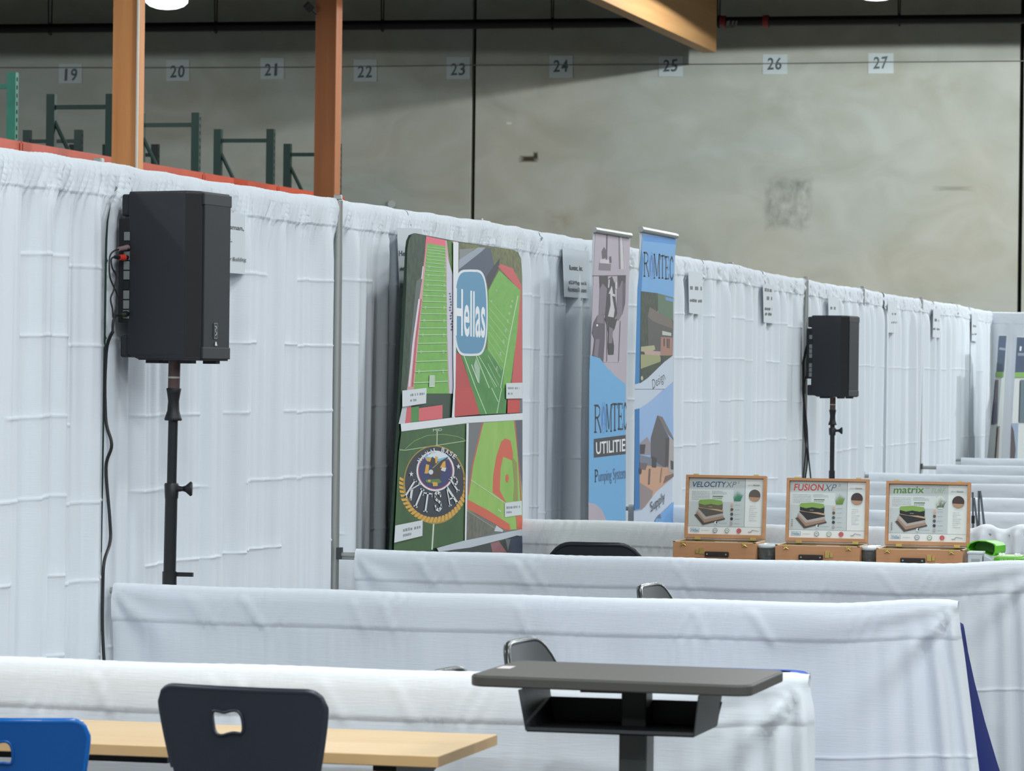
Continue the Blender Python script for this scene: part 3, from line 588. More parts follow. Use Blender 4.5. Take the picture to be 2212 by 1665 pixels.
# seal: rope, disc, lettering, eagle
YE = C(222, 168, 58); NAV = C(24, 36, 54)
A.ell(522, 905, 298, 372, C(170, 140, 62), 60); A.ell(520, 885, 281, 340, NAV, 60)
A.k += 1
for k in range(30):
    a = math.radians(-8+k*196/29); cx, cy = 510+306*math.cos(a), 900+338*math.sin(a)
    tx, ty = -math.sin(a), math.cos(a); w = 13; l = 46 if 20 < math.degrees(a) < 160 else 34; nx, ny = math.cos(a+.35), math.sin(a+.35)
    A.poly([(cx-nx*l*.6-tx*w, cy-ny*l*.6-ty*w), (cx-nx*l*.6+tx*w, cy-ny*l*.6+ty*w), (cx+nx*l*.6+tx*w, cy+ny*l*.6+ty*w), (cx+nx*l*.6-tx*w, cy+ny*l*.6-ty*w)], YE, False)
A.ell(528, 775, 180, 192, C(226, 230, 236)); A.ell(528, 775, 164, 176, C(176, 44, 60)); A.ell(528, 775, 156, 168, C(30, 42, 104))
A.ell(540, 650, 110, 46, C(112, 186, 222)); A.poly([(445, 640), (500, 600), (600, 600), (650, 640), (560, 660)], C(220, 228, 234))
BRN = C(52, 38, 34)
A.poly([(455, 700), (500, 640), (560, 690), (650, 640), (620, 700), (580, 760), (585, 830), (545, 860), (470, 830), (490, 770), (500, 720)], BRN)
A.poly([(440, 650), (490, 655), (478, 690), (445, 680)], YE); A.poly([(525, 640), (552, 640), (545, 700), (528, 705)], YE); A.poly([(440, 710), (470, 720), (460, 800), (425, 800)], YE); A.poly([(600, 690), (622, 680), (625, 740), (570, 745)], YE); A.poly([(590, 740), (632, 745), (620, 782), (580, 770)], C(226, 220, 206))
A.ell(486, 786, 22, 24, C(214, 220, 218), 16); A.line([(500, 750), (540, 715), (575, 680)], 10, C(130, 136, 132)); A.poly([(430, 860), (560, 850), (590, 880), (540, 900), (440, 885)], C(84, 124, 54)); A.poly([(500, 880), (548, 885), (550, 918), (505, 920)], YE); A.ell(470, 868, 14, 12, YE, 12)
for ch, x, y, rt in (('N', 378, 676, -58), ('A', 412, 640, -44), ('V', 450, 608, -30), ('A', 490, 590, -18), ('L', 527, 578, -8), ('B', 600, 578, 10), ('A', 640, 592, 20), ('S', 676, 612, 30), ('E', 708, 638, 40)):
    a = math.radians(rt); c_, s_ = math.cos(a), math.sin(a); q = [(x+u*c_-v*s_, y+u*s_+v*c_) for u, v in ((-15, -21), (15, -21), (15, 21), (-15, 21))]; A.text(ch, q, C(228, 232, 234), True)
for ch, x, y, rt, w in (('K', 312, 955, 32, 84), ('I', 372, 1032, 22, 56), ('T', 445, 1072, 8, 92), ('S', 553, 1062, -6, 74), ('A', 668, 1010, -22, 100), ('P', 722, 895, -32, 76)):
    a = math.radians(rt); c_, s_ = math.cos(a), math.sin(a); hh = 92 if ch != 'P' else 74; q = [(x+u*c_-v*s_, y+u*s_+v*c_) for u, v in ((-w/2, -hh), (w/2, -hh), (w/2, hh), (-w/2, hh))]; A.serif(ch, q, C(216, 222, 222))
for x, y in ((300, 806), (746, 734)):
    A.poly([(x+(24 if k % 2 == 0 else 9)*math.sin(k*math.pi/5)*.95, y-(30 if k % 2 == 0 else 11)*math.cos(k*math.pi/5)) for k in range(10)], C(220, 224, 226))
# ball field
A.poly([(836, 324), (1352, 294), (1352, 1330), (1170, 1360), (824, 1430), (826, 1150)], C(112, 116, 116))
A.poly([(985, 318), (1275, 298), (1310, 600), (1350, 1000), (1352, 1330), (1240, 1330), (830, 1140), (840, 980), (880, 700)], GRASS)
A.line([(975, 320), (880, 720), (840, 1000)], 14, C(190, 96, 88)); A.line([(1278, 300), (1312, 620), (1340, 1060)], 12, C(188, 90, 84)); A.poly([(1290, 300), (1352, 296), (1352, 900), (1312, 640)], C(88, 92, 104))
INF = C(216, 98, 68)
A.poly([(1070, 980), (1075, 820), (1105, 640), (1150, 500), (1190, 465), (1240, 490), (1262, 600), (1262, 680), (1170, 640), (1145, 760), (1138, 960), (1200, 1080)], INF); A.poly([(1255, 640), (1275, 900), (1265, 1060), (1310, 1060), (1300, 700)], C(146, 150, 74)); A.ell(1207, 846, 16, 40, INF, 16)
A.poly([(832, 1045), (1030, 1150), (1230, 1280), (1240, 1340), (1180, 1330), (1060, 1260), (828, 1130)], INF); A.poly([(1290, 1200), (1352, 1200), (1352, 1330), (1300, 1330)], INF)
A.line([(865, 860), (1190, 1080)], 5, C(220, 230, 200)); A.line([(1120, 1140), (1150, 1160)], 6, WHT)
A.poly([(828, 1140), (1060, 1280), (1120, 1345), (824, 1425)], mat('print_stands', (120, 118, 104), .6, noise=((30, 30, 30), .2, (92, 96, 88)))); A.line([(830, 1150), (1110, 1330)], 8, C(150, 148, 132)); A.poly([(1105, 1290), (1170, 1335), (1165, 1352), (1085, 1345)], C(206, 212, 220))
A.poly([(822, 325), (844, 323), (822, 1430), (806, 1436)], WHT)
A.poly([(540, 1505), (800, 1435), (1352, 1325), (1352, 1385), (860, 1500), (560, 1540)], C(196, 204, 212)); A.poly([(860, 1500), (1200, 1415), (1300, 1385), (1352, 1395), (1352, 1600), (700, 1600), (560, 1540)], C(44, 54, 50)); A.poly([(1050, 1460), (1130, 1440), (1240, 1600), (1080, 1600)], C(150, 96, 100)); A.poly([(1190, 1420), (1240, 1420), (1215, 1530)], C(110, 114, 116)); A.poly([(1240, 1420), (1352, 1395), (1352, 1600), (1240, 1600)], C(52, 60, 84))
# caption plates
CAP = C(216, 222, 226); CI = C(134, 142, 146)
for q, bl in (([(215, 15), (445, -10), (440, 135), (215, 170)], ((290, 45, 135, 24, -14), (290, 98, 60, 22, -6))), ([(1198, -55), (1352, -60), (1350, 90), (1198, 92)], ((1215, -20, 108, 22, 0), (1215, 34, 44, 20, 0))), ([(1184, 1078), (1345, 1058), (1345, 1190), (1184, 1214)], ((1200, 1110, 128, 26, -12), (1200, 1158, 50, 20, -5))), ([(148, 1292), (408, 1240), (405, 1390), (138, 1455)], ((222, 1322, 165, 30, -34), (222, 1374, 80, 26, -18)))):
    A.poly(q, CAP)
    for k, b in enumerate(bl): A.bars(b[0], b[1], b[2], b[3], CI, b[4], k+int(q[0][0]))
A.build('printed_face', t)
# ------------------------------------------------------------ retractable banners
def banner(name_lbl, p0, p1, ztop, art, quad_top):
    t = empty('banner_stand', ((p0[0]+p1[0])/2, (p0[1]+p1[1])/2, 0), label=name_lbl, cat='banner')
    p0 = np.array(p0); p1 = np.array(p1); d = (p1-p0)/np.linalg.norm(p1-p0); nn = np.array([d[1], -d[0]]); n3 = (nn[0], nn[1], 0)
    if np.dot(np.array(n3), CAM-np.array([p0[0], p0[1], 1])) < 0: nn = -nn; n3 = (nn[0], nn[1], 0)
    fn = px_plane((p0[0], p0[1], 1), n3)
    A_ = Art(fn, .0001); art(A_); A_.build('printed_face', t)
    m = MB(); a = np.append(p0, 0); b = np.append(p1, 0); N3 = np.array(n3)
    B = [a, b]; m.add([tuple(v+N3*o+np.array([0, 0, z])) for v in B for o in (-.001, -.004) for z in (.08, ztop-.02)], [(0, 1, 5, 4), (2, 3, 7, 6), (0, 1, 3, 2), (4, 5, 7, 6), (1, 3, 7, 5), (0, 2, 6, 4)], mat('banner_back', (190, 196, 202), .7)); m.build('banner_sheet', t)
    m = MB(); m.tube([tuple(a+N3*.004+np.array([0, 0, ztop-.01])), tuple(b+N3*.004+np.array([0, 0, ztop-.01]))], .016, ALU, 10); m.build('top_rail', t)
    c = (a+b)/2-N3*.05; m = MB(); m.tube([tuple(c+np.array([0, 0, .05])), tuple(c+np.array([0, 0, ztop-.03]))], .011, ALU, 8); m.build('support_pole', t)
    m = MB(); m.prism([(-.1, 0), (.06, 0), (.06, .05), (.0, .085), (-.1, .07)], -.01, float(np.linalg.norm(p1-p0))+.01, ALU, lambda u, v, w: tuple(a+np.append(d, 0)*w+N3*u+np.array([0, 0, v]))); m.build('base_cassette', t)
R1 = lambda x, y: (1180+x/4.5, 470+y/4.5); R2 = lambda x, y: (1180+x/4.381, 800+y/4.381)
SKYB = C(110, 174, 222); INKB = C(40, 52, 72); OB = C(84, 130, 200)
def romtec(A, tr, xs, ytop, ybot, sk, ink, oink):
    for ch, x0, x1, y0, y1 in xs:
        if ch == 'O':
            A.tr = tr; n = 18
            for q in (1.0, .72, .46):
                A.line([((x0+x1)/2+(x1-x0)/2*q*math.cos(2*math.pi*k/n), (y0+y1)/2+(y1-y0)/2*q*math.sin(2*math.pi*k/n)) for k in range(n+1)], 3.2, oink)
            A.line([(x0+3, y1-60), ((x0+x1)/2, y0+30), (x1-3, y1-60)], 4, oink)
        else: A.tr = tr; A.serif(ch, [(x0, y0), (x1, y0), (x1, y1), (x0, y1)], ink)
def art1(A):
    A.tr = R1; G = mat('print_mauve', (178, 166, 178), .6, noise=((2, 4, 2), .35, (190, 178, 188)))
    A.poly([(478, 150), (820, 180), (812, 300), (775, 1665), (760, 3000), (425, 3000), (430, 1300), (470, 300)], G)
    D = C(88, 78, 90); MG = C(126, 114, 124); LG = C(206, 200, 204); DK = C(54, 48, 54)
    A.poly([(582, 165), (598, 166), (592, 420), (578, 420)], D); A.poly([(700, 176), (716, 178), (724, 500), (706, 500)], MG); A.poly([(716, 178), (745, 182), (770, 500), (724, 500)], LG); A.line([(742, 182), (760, 500)], 5, MG)
    A.poly([(538, 330), (560, 285), (592, 330), (595, 390), (545, 400)], D); A.poly([(525, 405), (612, 410), (612, 460), (520, 450)], LG); A.poly([(515, 440), (630, 450), (625, 515), (510, 510)], MG); A.poly([(612, 380), (632, 375), (636, 440), (616, 440)], D)
    A.line([(448, 565), (776, 562)], 7, D)
    A.poly([(515, 568), (600, 568), (605, 700), (570, 950), (510, 960), (520, 700)], MG); A.poly([(515, 568), (600, 568), (590, 690), (550, 640), (520, 690)], DK)
    A.poly([(695, 565), (774, 563), (768, 830), (745, 930), (705, 1000), (680, 990), (690, 800)], MG); A.poly([(695, 565), (774, 563), (770, 640), (735, 610), (705, 690)], DK); A.poly([(742, 620), (772, 640), (768, 830), (740, 930)], D)
    A.poly([(600, 600), (640, 570), (665, 640), (670, 760), (690, 930), (660, 1000), (570, 1000), (585, 800)], DK); A.poly([(638, 660), (650, 740), (668, 745), (668, 770), (640, 760), (665, 900), (655, 970), (600, 960), (625, 850), (622, 740), (606, 740)], LG)
    A.poly([(605, 600), (618, 600), (612, 680), (600, 680)], LG); A.poly([(670, 620), (690, 630), (690, 700), (672, 690)], LG)
    A.poly([(445, 1120), (462, 1020), (500, 950), (560, 940), (572, 1040), (570, 1180), (555, 1410), (450, 1340), (470, 1180)], D); A.poly([(500, 950), (555, 945), (560, 1030), (490, 1020)], MG); A.ell(495, 1046, 9, 12, WHT, 10); A.poly([(480, 1180), (520, 1180), (500, 1360), (465, 1340)], MG)
    A.poly([(568, 975), (690, 985), (665, 1080), (640, 1120), (660, 1250), (655, 1330), (605, 1330), (598, 1240), (605, 1120), (590, 1040)], DK); A.poly([(612, 1060), (650, 1080), (640, 1220), (606, 1220)], MG)
    A.line([(592, 1010), (590, 1400)], 5, MG); A.line([(722, 1000), (705, 1400)], 5, MG); A.line([(560, 1400), (725, 1400)], 4, LG)
    A.poly([(425, 1338), (520, 1365), (600, 1470), (660, 1560), (770, 1640), (770, 1700), (420, 1700)], SKYB); A.tr = R2
    A.poly([(408, -10), (600, -10), (650, 50), (700, 90), (752, 130), (752, 1420), (400, 1420)], SKYB); A.poly([(400, 1250), (460, 1262), (520, 1310), (560, 1390), (575, 1500), (400, 1500)], G)
    romtec(A, R2, (('R', 450, 522, 325, 590), ('O', 522, 566, 300, 596), ('M', 566, 622, 320, 580), ('T', 622, 676, 308, 572), ('E', 676, 728, 306, 562), ('C', 732, 760, 306, 558)), 0, 0, 0, INKB, OB)
    A.poly([(452, 648), (752, 610), (752, 790), (452, 824)], C(52, 54, 60))
    A.text('UTILITIE', [(470, 680), (748, 645), (748, 765), (472, 795)], C(232, 236, 238), True)
    A.serif('P', [(458, 940), (492, 936), (492, 1054), (458, 1058)], INKB); A.text('umping System', [(498, 950), (752, 906), (752, 1060), (498, 1082)], C(84, 112, 150))
def art2(A):
    A.tr = R1; DB = C(24, 124, 190); LB = C(106, 168, 222)
    A.poly([(935, 160), (1265, 200), (1240, 400), (1232, 1665), (1225, 3000), (850, 3000), (862, 1600), (885, 700), (925, 330)], C(198, 208, 224))
    A.poly([(935, 160), (1265, 205), (1245, 420), (1238, 820), (1180, 780), (920, 712), (885, 720), (925, 300)], LB); A.poly([(936, 165), (1262, 205), (1258, 262), (945, 225)], C(58, 140, 214)); A.poly([(925, 310), (885, 690), (862, 1620), (915, 1605), (925, 720), (945, 400)], DB)
    romtec(A, R1, (('R', 942, 1002, 334, 574), ('O', 1004, 1044, 336, 600), ('M', 1044, 1108, 352, 592), ('T', 1108, 1154, 362, 592), ('E', 1154, 1196, 372, 600), ('C', 1200, 1236, 380, 606)), 0, 0, 0, C(34, 56, 84), OB)
    A.tr = R1; DT = mat('print_forest', (66, 80, 54), .6, noise=((40, 40, 24), .2, (38, 46, 38)))
    A.poly([(922, 714), (1085, 735), (1085, 1000), (1236, 1000), (1230, 1340), (1150, 1400), (985, 1560), (910, 1612)], DT); A.poly([(1085, 735), (1235, 775), (1235, 1000), (1130, 960), (1085, 900)], C(84, 112, 82)); A.poly([(1160, 770), (1236, 790), (1236, 820), (1160, 800)], C(96, 150, 206))
    A.poly([(1005, 868), (1225, 1000), (1232, 1085), (1040, 1010), (985, 960)], C(112, 100, 92)); A.poly([(985, 960), (1040, 1012), (1232, 1088), (1228, 1330), (1105, 1330), (1040, 1330), (990, 1260)], C(78, 76, 74))
    A.poly([(1128, 1100), (1215, 1120), (1215, 1150), (1128, 1140)], C(196, 196, 190)); A.poly([(1115, 1160), (1228, 1165), (1228, 1340), (1110, 1340)], C(168, 120, 104)); A.poly([(1140, 1175), (1152, 1175), (1152, 1250), (1140, 1250)], C(50, 44, 46)); A.poly([(1170, 1175), (1200, 1178), (1198, 1270), (1172, 1265)], C(50, 44, 46)); A.line([(1185, 1175), (1185, 1270)], 5, C(168, 120, 104))
    A.poly([(920, 1255), (1050, 1240), (1060, 1280), (1010, 1310), (920, 1300)], C(176, 172, 134)); A.poly([(918, 1330), (1120, 1330), (1110, 1400), (918, 1470)], C(158, 158, 112)); A.poly([(945, 1290), (1110, 1300), (1110, 1340), (960, 1330)], C(190, 160, 150)); A.poly([(1105, 1335), (1125, 1345), (1150, 1385), (1125, 1415)], C(38, 38, 40)); A.ell(930, 1560, 12, 22, C(180, 190, 160), 10)
    A.poly([(985, 1560), (1150, 1400), (1232, 1355), (1232, 1665), (862, 1665), (862, 1622), (915, 1608)], C(200, 210, 226))
    A.tr = R2
    A.text('Design', [(1000, 90), (1110, 10), (1135, 110), (1010, 210)], C(56, 62, 72))
    A.poly([(838, 368), (900, 352), (980, 300), (1200, 105), (1206, 1000), (1040, 1140), (910, 1310), (838, 1325)], mat('print_sky', (140, 176, 222), .6, noise=((1, 2, 1.4), .35, (160, 190, 228)))); A.poly([(836, 370), (882, 360), (884, 1310), (834, 1322)], C(14, 112, 180))
    A.poly([(884, 900), (1000, 900), (1206, 900), (1206, 1005), (1040, 1145), (940, 1285), (884, 1310)], C(204, 156, 126)); A.poly([(884, 1060), (1010, 1140), (1000, 1200), (910, 1310), (884, 1310)], C(150, 132, 130))
    A.poly([(884, 690), (955, 628), (990, 690), (985, 800), (884, 800)], C(150, 142, 150)); A.poly([(886, 700), (940, 700), (930, 790), (886, 790)], C(52, 52, 60)); A.poly([(884, 800), (1160, 860), (1160, 920), (884, 890)], C(116, 124, 140))
    A.poly([(1052, 425), (1150, 600), (1206, 660), (1204, 640), (1100, 440)], C(118, 108, 110)); A.poly([(1052, 425), (1165, 640), (1155, 905), (1110, 915), (990, 830), (990, 640)], C(88, 82, 86)); A.poly([(1130, 640), (1165, 640), (1155, 905), (1120, 915)], C(66, 56, 60)); A.poly([(1165, 640), (1206, 660), (1206, 975), (1155, 960)], C(176, 166, 164)); A.poly([(1175, 850), (1204, 860), (1204, 940), (1178, 935)], C(58, 56, 60))
    A.line([(980, 930), (972, 1080)], 16, C(104, 84, 80)); A.line([(1095, 920), (1080, 1060)], 12, C(150, 122, 108)); A.poly([(1000, 810), (1045, 830), (1040, 920), (1000, 915)], C(50, 48, 52)); A.ell(890, 950, 14, 34, C(48, 40, 44), 10); A.poly([(886, 870), (960, 880), (940, 940), (886, 930)], C(112, 92, 96)); A.poly([(1130, 1000), (1206, 975), (1206, 1005), (1110, 1070)], C(118, 96, 90))
    A.text('Supply', [(985, 1250), (1120, 1140), (1130, 1250), (995, 1370)], C(56, 62, 72)); A.poly([(1040, 1400), (1206, 1240), (1206, 1500), (1000, 1500)], C(110, 164, 220)); A.poly([(1040, 1400), (1075, 1355), (1090, 1400)], C(100, 106, 128))
def xy(px_, X): return float(at(px_, 800, 0, X)[0]), float(at(px_, 800, 0, X)[1])
b1a, b1b = at(1279, 700, 0, .32), at(1357, 700, 0, .34); b2a, b2b = at(1380, 700, 0, .36), at(1457, 700, 0, .36)
banner('roll-up banner with grey pipework photo and black utilities lettering on blue', (b1a[0], b1a[1]), (b1b[0], b1b[1]), float(at(1320, 498, 0, .33)[2]), art1, None)
banner('bright blue roll-up banner with building photos, right of the pipework banner', (b2a[0], b2a[1]), (b2b[0], b2b[1]), 2.505, art2, None)
def far_banner(lbl, q, Ya, Yb, slab):
    pa = at(q[3][0], q[3][1], 1, Ya); pb = at(q[2][0], q[2][1], 1, Yb); pt = at(q[0][0], q[0][1], 1, Ya+.05)
    nrm = np.cross(pb-pa, pt-pa); fn = px_plane(pa, nrm); t = empty('tilted_banner', (pa[0], pa[1], 0), label=lbl, cat='banner')
    m = MB(); ext = q[:2]+[(q[2][0]+(q[2][0]-q[1][0])/(q[2][1]-q[1][1])*172, 1177), (q[3][0]+(q[3][0]-q[0][0])/(q[3][1]-q[0][1])*182, 1177)]; f = [fn(x, y, 0) for x, y in ext]; bk = [fn(x, y, -.02) for x, y in ext]
    m.add(f+bk, [(0, 1, 2, 3), (4, 5, 6, 7), (0, 1, 5, 4), (1, 2, 6, 5), (2, 3, 7, 6), (3, 0, 4, 7)], C(214, 218, 216)); m.build('banner_sheet', t)
    A = Art(fn, .002)
    for pl, c_ in slab: A.poly(pl, c_)
    A.k += 1; A.build('printed_face', t)
NVB = C(66, 82, 108); GB = C(130, 178, 92)
far_banner('slim tilted banner with a dark blue top in the far corner', [(2158, 724), (2175, 724), (2162, 1005), (2132, 995)], 25.2, 26.0, [([(2158, 725), (2174.5, 725), (2169, 803), (2152.5, 803)], NVB), ([(2159, 750), (2172, 752), (2171, 757), (2158, 755)], C(150, 160, 176)), ([(2152.5, 803), (2169, 803), (2168, 815), (2151.5, 815)], GB), ([(2151, 820), (2157, 820), (2154, 915), (2143, 917)], C(104, 92, 110)), ([(2147, 870), (2152, 870), (2149, 917), (2143, 917)], C(60, 66, 100)), ([(2156, 920), (2160, 920), (2156, 1004), (2150, 1004)], C(160, 146, 140))])
far_banner('wider tilted banner with a dark blue top cut by the right edge', [(2197, 726), (2260, 730), (2250, 1006), (2181, 1005)], 24.5, 25.8, [([(2197, 728), (2260, 731), (2258, 804), (2192.5, 804)], NVB), ([(2199, 762), (2260, 764), (2260, 770), (2198, 768)], C(140, 150, 168)), ([(2203, 748), (2207, 748), (2206, 758), (2202, 758)], WHT), ([(2192.5, 804), (2258, 804), (2258, 815), (2191.5, 815)], GB), ([(2205, 820), (2258, 822), (2256, 912), (2202, 912)], C(98, 118, 126)), ([(2184.5, 914), (2200, 914), (2197, 1005), (2181, 1005)], C(150, 168, 190)), ([(2184.5, 916), (2190, 930), (2194, 970), (2191, 1005), (2181, 1005)], C(84, 74, 76))])
# ------------------------------------------------------------ loudspeakers on tripod stands
def speaker(x, y, z, sc, rz, label, badge=True):
    t = thing_local('loudspeaker', (x, y, z), rz=rz, label=label, cat='speaker', group='black loudspeakers on tripod stands')
    h, w, d = .602*sc, .37*sc, .285*sc   # local: front faces +X, width along Y
    # plan: wide at the front, narrow at the back, chamfered front corners
    plan = [(d*.5, w*.36), (d*.36, w*.5), (-d*.5, w*.34), (-d*.5, -w*.34), (d*.36, -w*.5), (d*.5, -w*.36)]
    m = MB(); cx = -.02*sc
    prof = [(-d*.5, .05*sc), (-d*.42, .015*sc), (-d*.28, 0)]
    def P3(u, v, w_): return (u, v, w_)
    # body built as stacked loops so that the back tapers at the lower rear corner
    lv = [0, .012, .035, .075, .5, .93, .985, 1]; loops = []
    for q in lv:
        lp = []
        for (u, v) in plan:
            uu, vv = u, v
            if q < .035 and u < 0: uu = u+(.035-q)*h*2.2
            if q in (0, 1): uu *= .985; vv *= .985
            lp.append((uu, vv, q*h))
        loops.append(lp)
    n = len(plan); vs = [p for lp in loops for p in lp]
    fs = [(i*n+k, i*n+(k+1) % n, (i+1)*n+(k+1) % n, (i+1)*n+k) for i in range(len(lv)-1) for k in range(n)]+[tuple(range(n)), tuple(range((len(lv)-1)*n, len(lv)*n))]
    m.add(vs, fs, CAB); m.build('cabinet', t, bev=.004)
    m = MB(); m.box((d*.5+.002, 0, h*.5), (.012, w*.66, h*.86), GRIL); m.build('grille', t, bev=.003)
    m = MB()
    for sy in (-1, 1):
        a, b = plan[0], plan[1]; m.add([(a[0]*1.004, sy*a[1]*1.004, h*.02), (b[0]*1.004, sy*b[1]*1.004, h*.02), (b[0]*1.004, sy*b[1]*1.004, h*.98), (a[0]*1.004, sy*a[1]*1.004, h*.98)], [(0, 1, 2, 3)], CABD)
    m.build('front_chamfer', t)
    for zz in (.045, .955): m = MB(); m.box((d*.5+.002, 0, h*zz), (.014, w*.7, h*.07), CAB); m.build('grille_end_cap', t, bev=.003)
    # rear amplifier panel, recessed, with bright connector plate
    m = MB(); m.box((-d*.5-.018*sc, 0, h*.53), (.04*sc, w*.68, h*.62), CABD); m.build('amplifier_housing', t, bev=.004)
    m = MB()
    r = random.Random(2)
    for k in range(9): m.box((-d*.5-.004*sc, -w*.345, h*(.27+k*.058)), (.022*sc, .006, h*.05), mat('amp_plate', (126, 132, 132), .5) if k % 4 != 3 else BLK)
    m.build('connector_plate', t)
    for s_ in (-1, 1):
        m = MB(); m.box((-d*.5+.012, 0, h*(.5+.42*s_)), (.09*sc, w*.62, h*.13), CAB); m.build('rear_bumper', t, bev=.008)
    for yy in (-.3, .3):
        m = MB(); m.box((d*.3, w*yy, -.004), (.05, .04, .014), BLK); m.build('foot', t)
        m = MB(); m.box((-d*.2, w*yy*.7, -.004), (.05, .04, .014), BLK); m.build('foot', t)
    if badge:
        A = Art(lambda u, v, hh: (d*.5+.009+hh, u, v), .0008); by, bz = -w*.04, h*.14
        A.poly([(by-.016, bz-.004), (by+.016, bz-.004), (by+.016, bz+.05), (by-.016, bz+.05)], C(44, 46, 50)); A.line([(by-.016, bz-.004), (by+.016, bz-.004), (by+.016, bz+.05), (by-.016, bz+.05), (by-.016, bz-.004)], .003, C(120, 126, 130)); A.line([(by-.01, bz+.04), (by+.008, bz+.036), (by-.008, bz+.025), (by+.01, bz+.012), (by-.008, bz+.006)], .004, C(170, 176, 180))
        A.poly([(by-.01, bz-.03), (by+.012, bz-.03), (by+.004, bz-.016), (by-.006, bz-.016)], C(220, 224, 228)); A.build('badge', t)
    return t, d, w, h
STM = mat('stand_steel', (30, 32, 34), .38)
def stand(x, y, zt, label, sc=1.0, lean=(0, 0), knob_z=1.29, lever_z=.99, lo=True, grip=(1.72, 1.50)):
    t = empty('speaker_stand', (x, y, 0), label=label, cat='stand', group='black tripod speaker stands')
    def c(z): return (x+lean[0]*(z-.9), y+lean[1]*(z-.9), z)
    m = MB(); m.tube([c(.8), c(zt)], .0175*sc, STM, 16); m.build('inner_tube', t)
    m = MB(); m.tube([c(.15), c(knob_z if lo else 1.0)], .0225*sc, STM, 16); m.build('outer_tube', t)
    m = MB(); g0, g1 = grip; hh = g0-g1; m.tube([c(g1+hh*q) for q in (0, .04, .12, .3, .6, .85, .97, 1)], [.03*sc, .032*sc, .029*sc, .022*sc, .020*sc, .024*sc, .027*sc, .025*sc], BLK, 16); m.build('flared_grip', t)
    m = MB(); m.tube([c(g0), c(zt+.002)], .0215*sc, mat('stand_label', (98, 78, 74), .5), 16); m.build('label_sleeve', t)
    m = MB(); m.tube([c(g0+.035), c(g0+.042)], .0222*sc, C(200, 196, 190), 16); m.build('label_band', t)
    kx, ky, kz = c(knob_z); m = MB(); m.tube([(kx, ky, kz-.055), (kx, ky, kz-.005), (kx, ky, kz)], [.024*sc, .0265*sc, .024*sc], STM, 16); m.tube([(kx+.02, ky, kz-.02), (kx+.045, ky, kz-.02)], [.012, .008], STM, 8); m.build('collar', t)
    m = MB(); R_ = Vector((.97, .24, 0)); k0 = Vector((kx, ky, kz-.02)); m.tube([k0+R_*.035, k0+R_*.05, k0+R_*.068, k0+R_*.074], [.008, .012, .028, .024], BLK, 10); m.build('clamp_knob', t)
    if lo:
        lx, ly_, lz = c(lever_z); m = MB(); m.tube([(lx, ly_, lz-.06), (lx, ly_, lz+.01)], .026*sc, STM, 16); m.build('lower_collar', t)
        m = MB(); m.box((lx+.05, ly_+.01, lz), (.07, .014, .015), BLK); m.build('clamp_lever', t)
    m = MB(); m.tube([c(lever_z-.11), c(lever_z-.055)], .03*sc, STM, 16); m.box((x, y, lever_z-.085), (.16, .03, .012), STM); m.build('leg_hub', t)
    for k in range(3):
        a = math.radians((15, 95, 185)[k])*(1 if lo else -1); m = MB(); dr_ = (math.cos(a), math.sin(a)); L_ = .42 if dr_[0] > -.3 else .16
        m.tube([(x+dr_[0]*.03, y+dr_[1]*.03, lever_z-.09), (x+dr_[0]*L_, y+dr_[1]*L_, .02)], .011, STM, 8); m.build('leg', t)
    return t
SX, SY = .235, .125
spz = float(at(362, 778, 1, SY)[2])
speaker(SX+.006, SY+.03, spz, 1.0, math.radians(-4), 'large black loudspeaker on a stand in front of the drape at left')
stand(SX-.005, SY, spz-.004, 'tall black tripod stand under the large loudspeaker at left', lean=(.012, 0), knob_z=float(at(362, 1043, 1, SY)[2]), lever_z=float(at(362, 1240, 1, SY)[2]), grip=(float(at(362, 838, 1, SY)[2]), float(at(362, 908, 1, SY)[2])))
S2Y = 15.0; s2 = at(1799, 857, 1, S2Y); 
speaker(s2[0]+.01, S2Y, float(s2[2]), 1.0, math.radians(-8), 'small distant black loudspeaker above the sample cases', badge=False)
stand(s2[0], S2Y, float(s2[2])-.004, 'distant black tripod stand rising behind the sample cases', knob_z=float(at(1799, 924, 1, S2Y)[2]), lever_z=.7, lo=False, grip=(float(at(1799, 885, 1, S2Y)[2]), float(at(1799, 918, 1, S2Y)[2])))
def cable(pts, r, label, m=CABLE, plugs=()):
    # smooth with catmull
    P = [Vector(p) for p in pts]; out = []
    for i in range(len(P)-1):
        a, b, c_, d_ = P[max(i-1, 0)], P[i], P[i+1], P[min(i+2, len(P)-1)]
        for k in range(6):
            u = k/6; out.append(.5*((2*b)+(-a+c_)*u+(2*a-5*b+4*c_-d_)*u*u+(-a+3*b-3*c_+d_)*u**3))
    out.append(P[-1]); t = empty('speaker_cable', tuple(out[0]), label=label, cat='cable', group='cables behind the loudspeakers')
    mb = MB(); mb.tube(out, r, m, 6); mb.build('cord', t)
    for (a, b, rr, mm) in plugs: mb = MB(); mb.tube([a, b], [rr*.8, rr], mm, 10); mb.build('plug', t)
    return t
def K(x, y, Y=SY): return tuple(float(v) for v in at(x, y, 1, Y))
RED = mat('plug_red', (226, 66, 50), .4)
def KX(x, y): k = min(1, max(0, (x-238)/40)); return tuple(float(v) for v in at(x, y, 0, .062+.03*k))
cable([KX(262, 538), KX(248, 541), KX(238, 552), KX(236, 575), KX(238, 600), KX(247, 622), KX(254, 640), KX(252, 660), KX(246, 684), KX(243, 720)], .0032, 'thin grey cable looping from the grey plug behind the large loudspeaker', plugs=[(KX(256, 538), KX(276, 534), .0095, mat('plug_grey', (150, 128, 128), .4)), (KX(272, 535), KX(286, 536), .012, BLKG)])
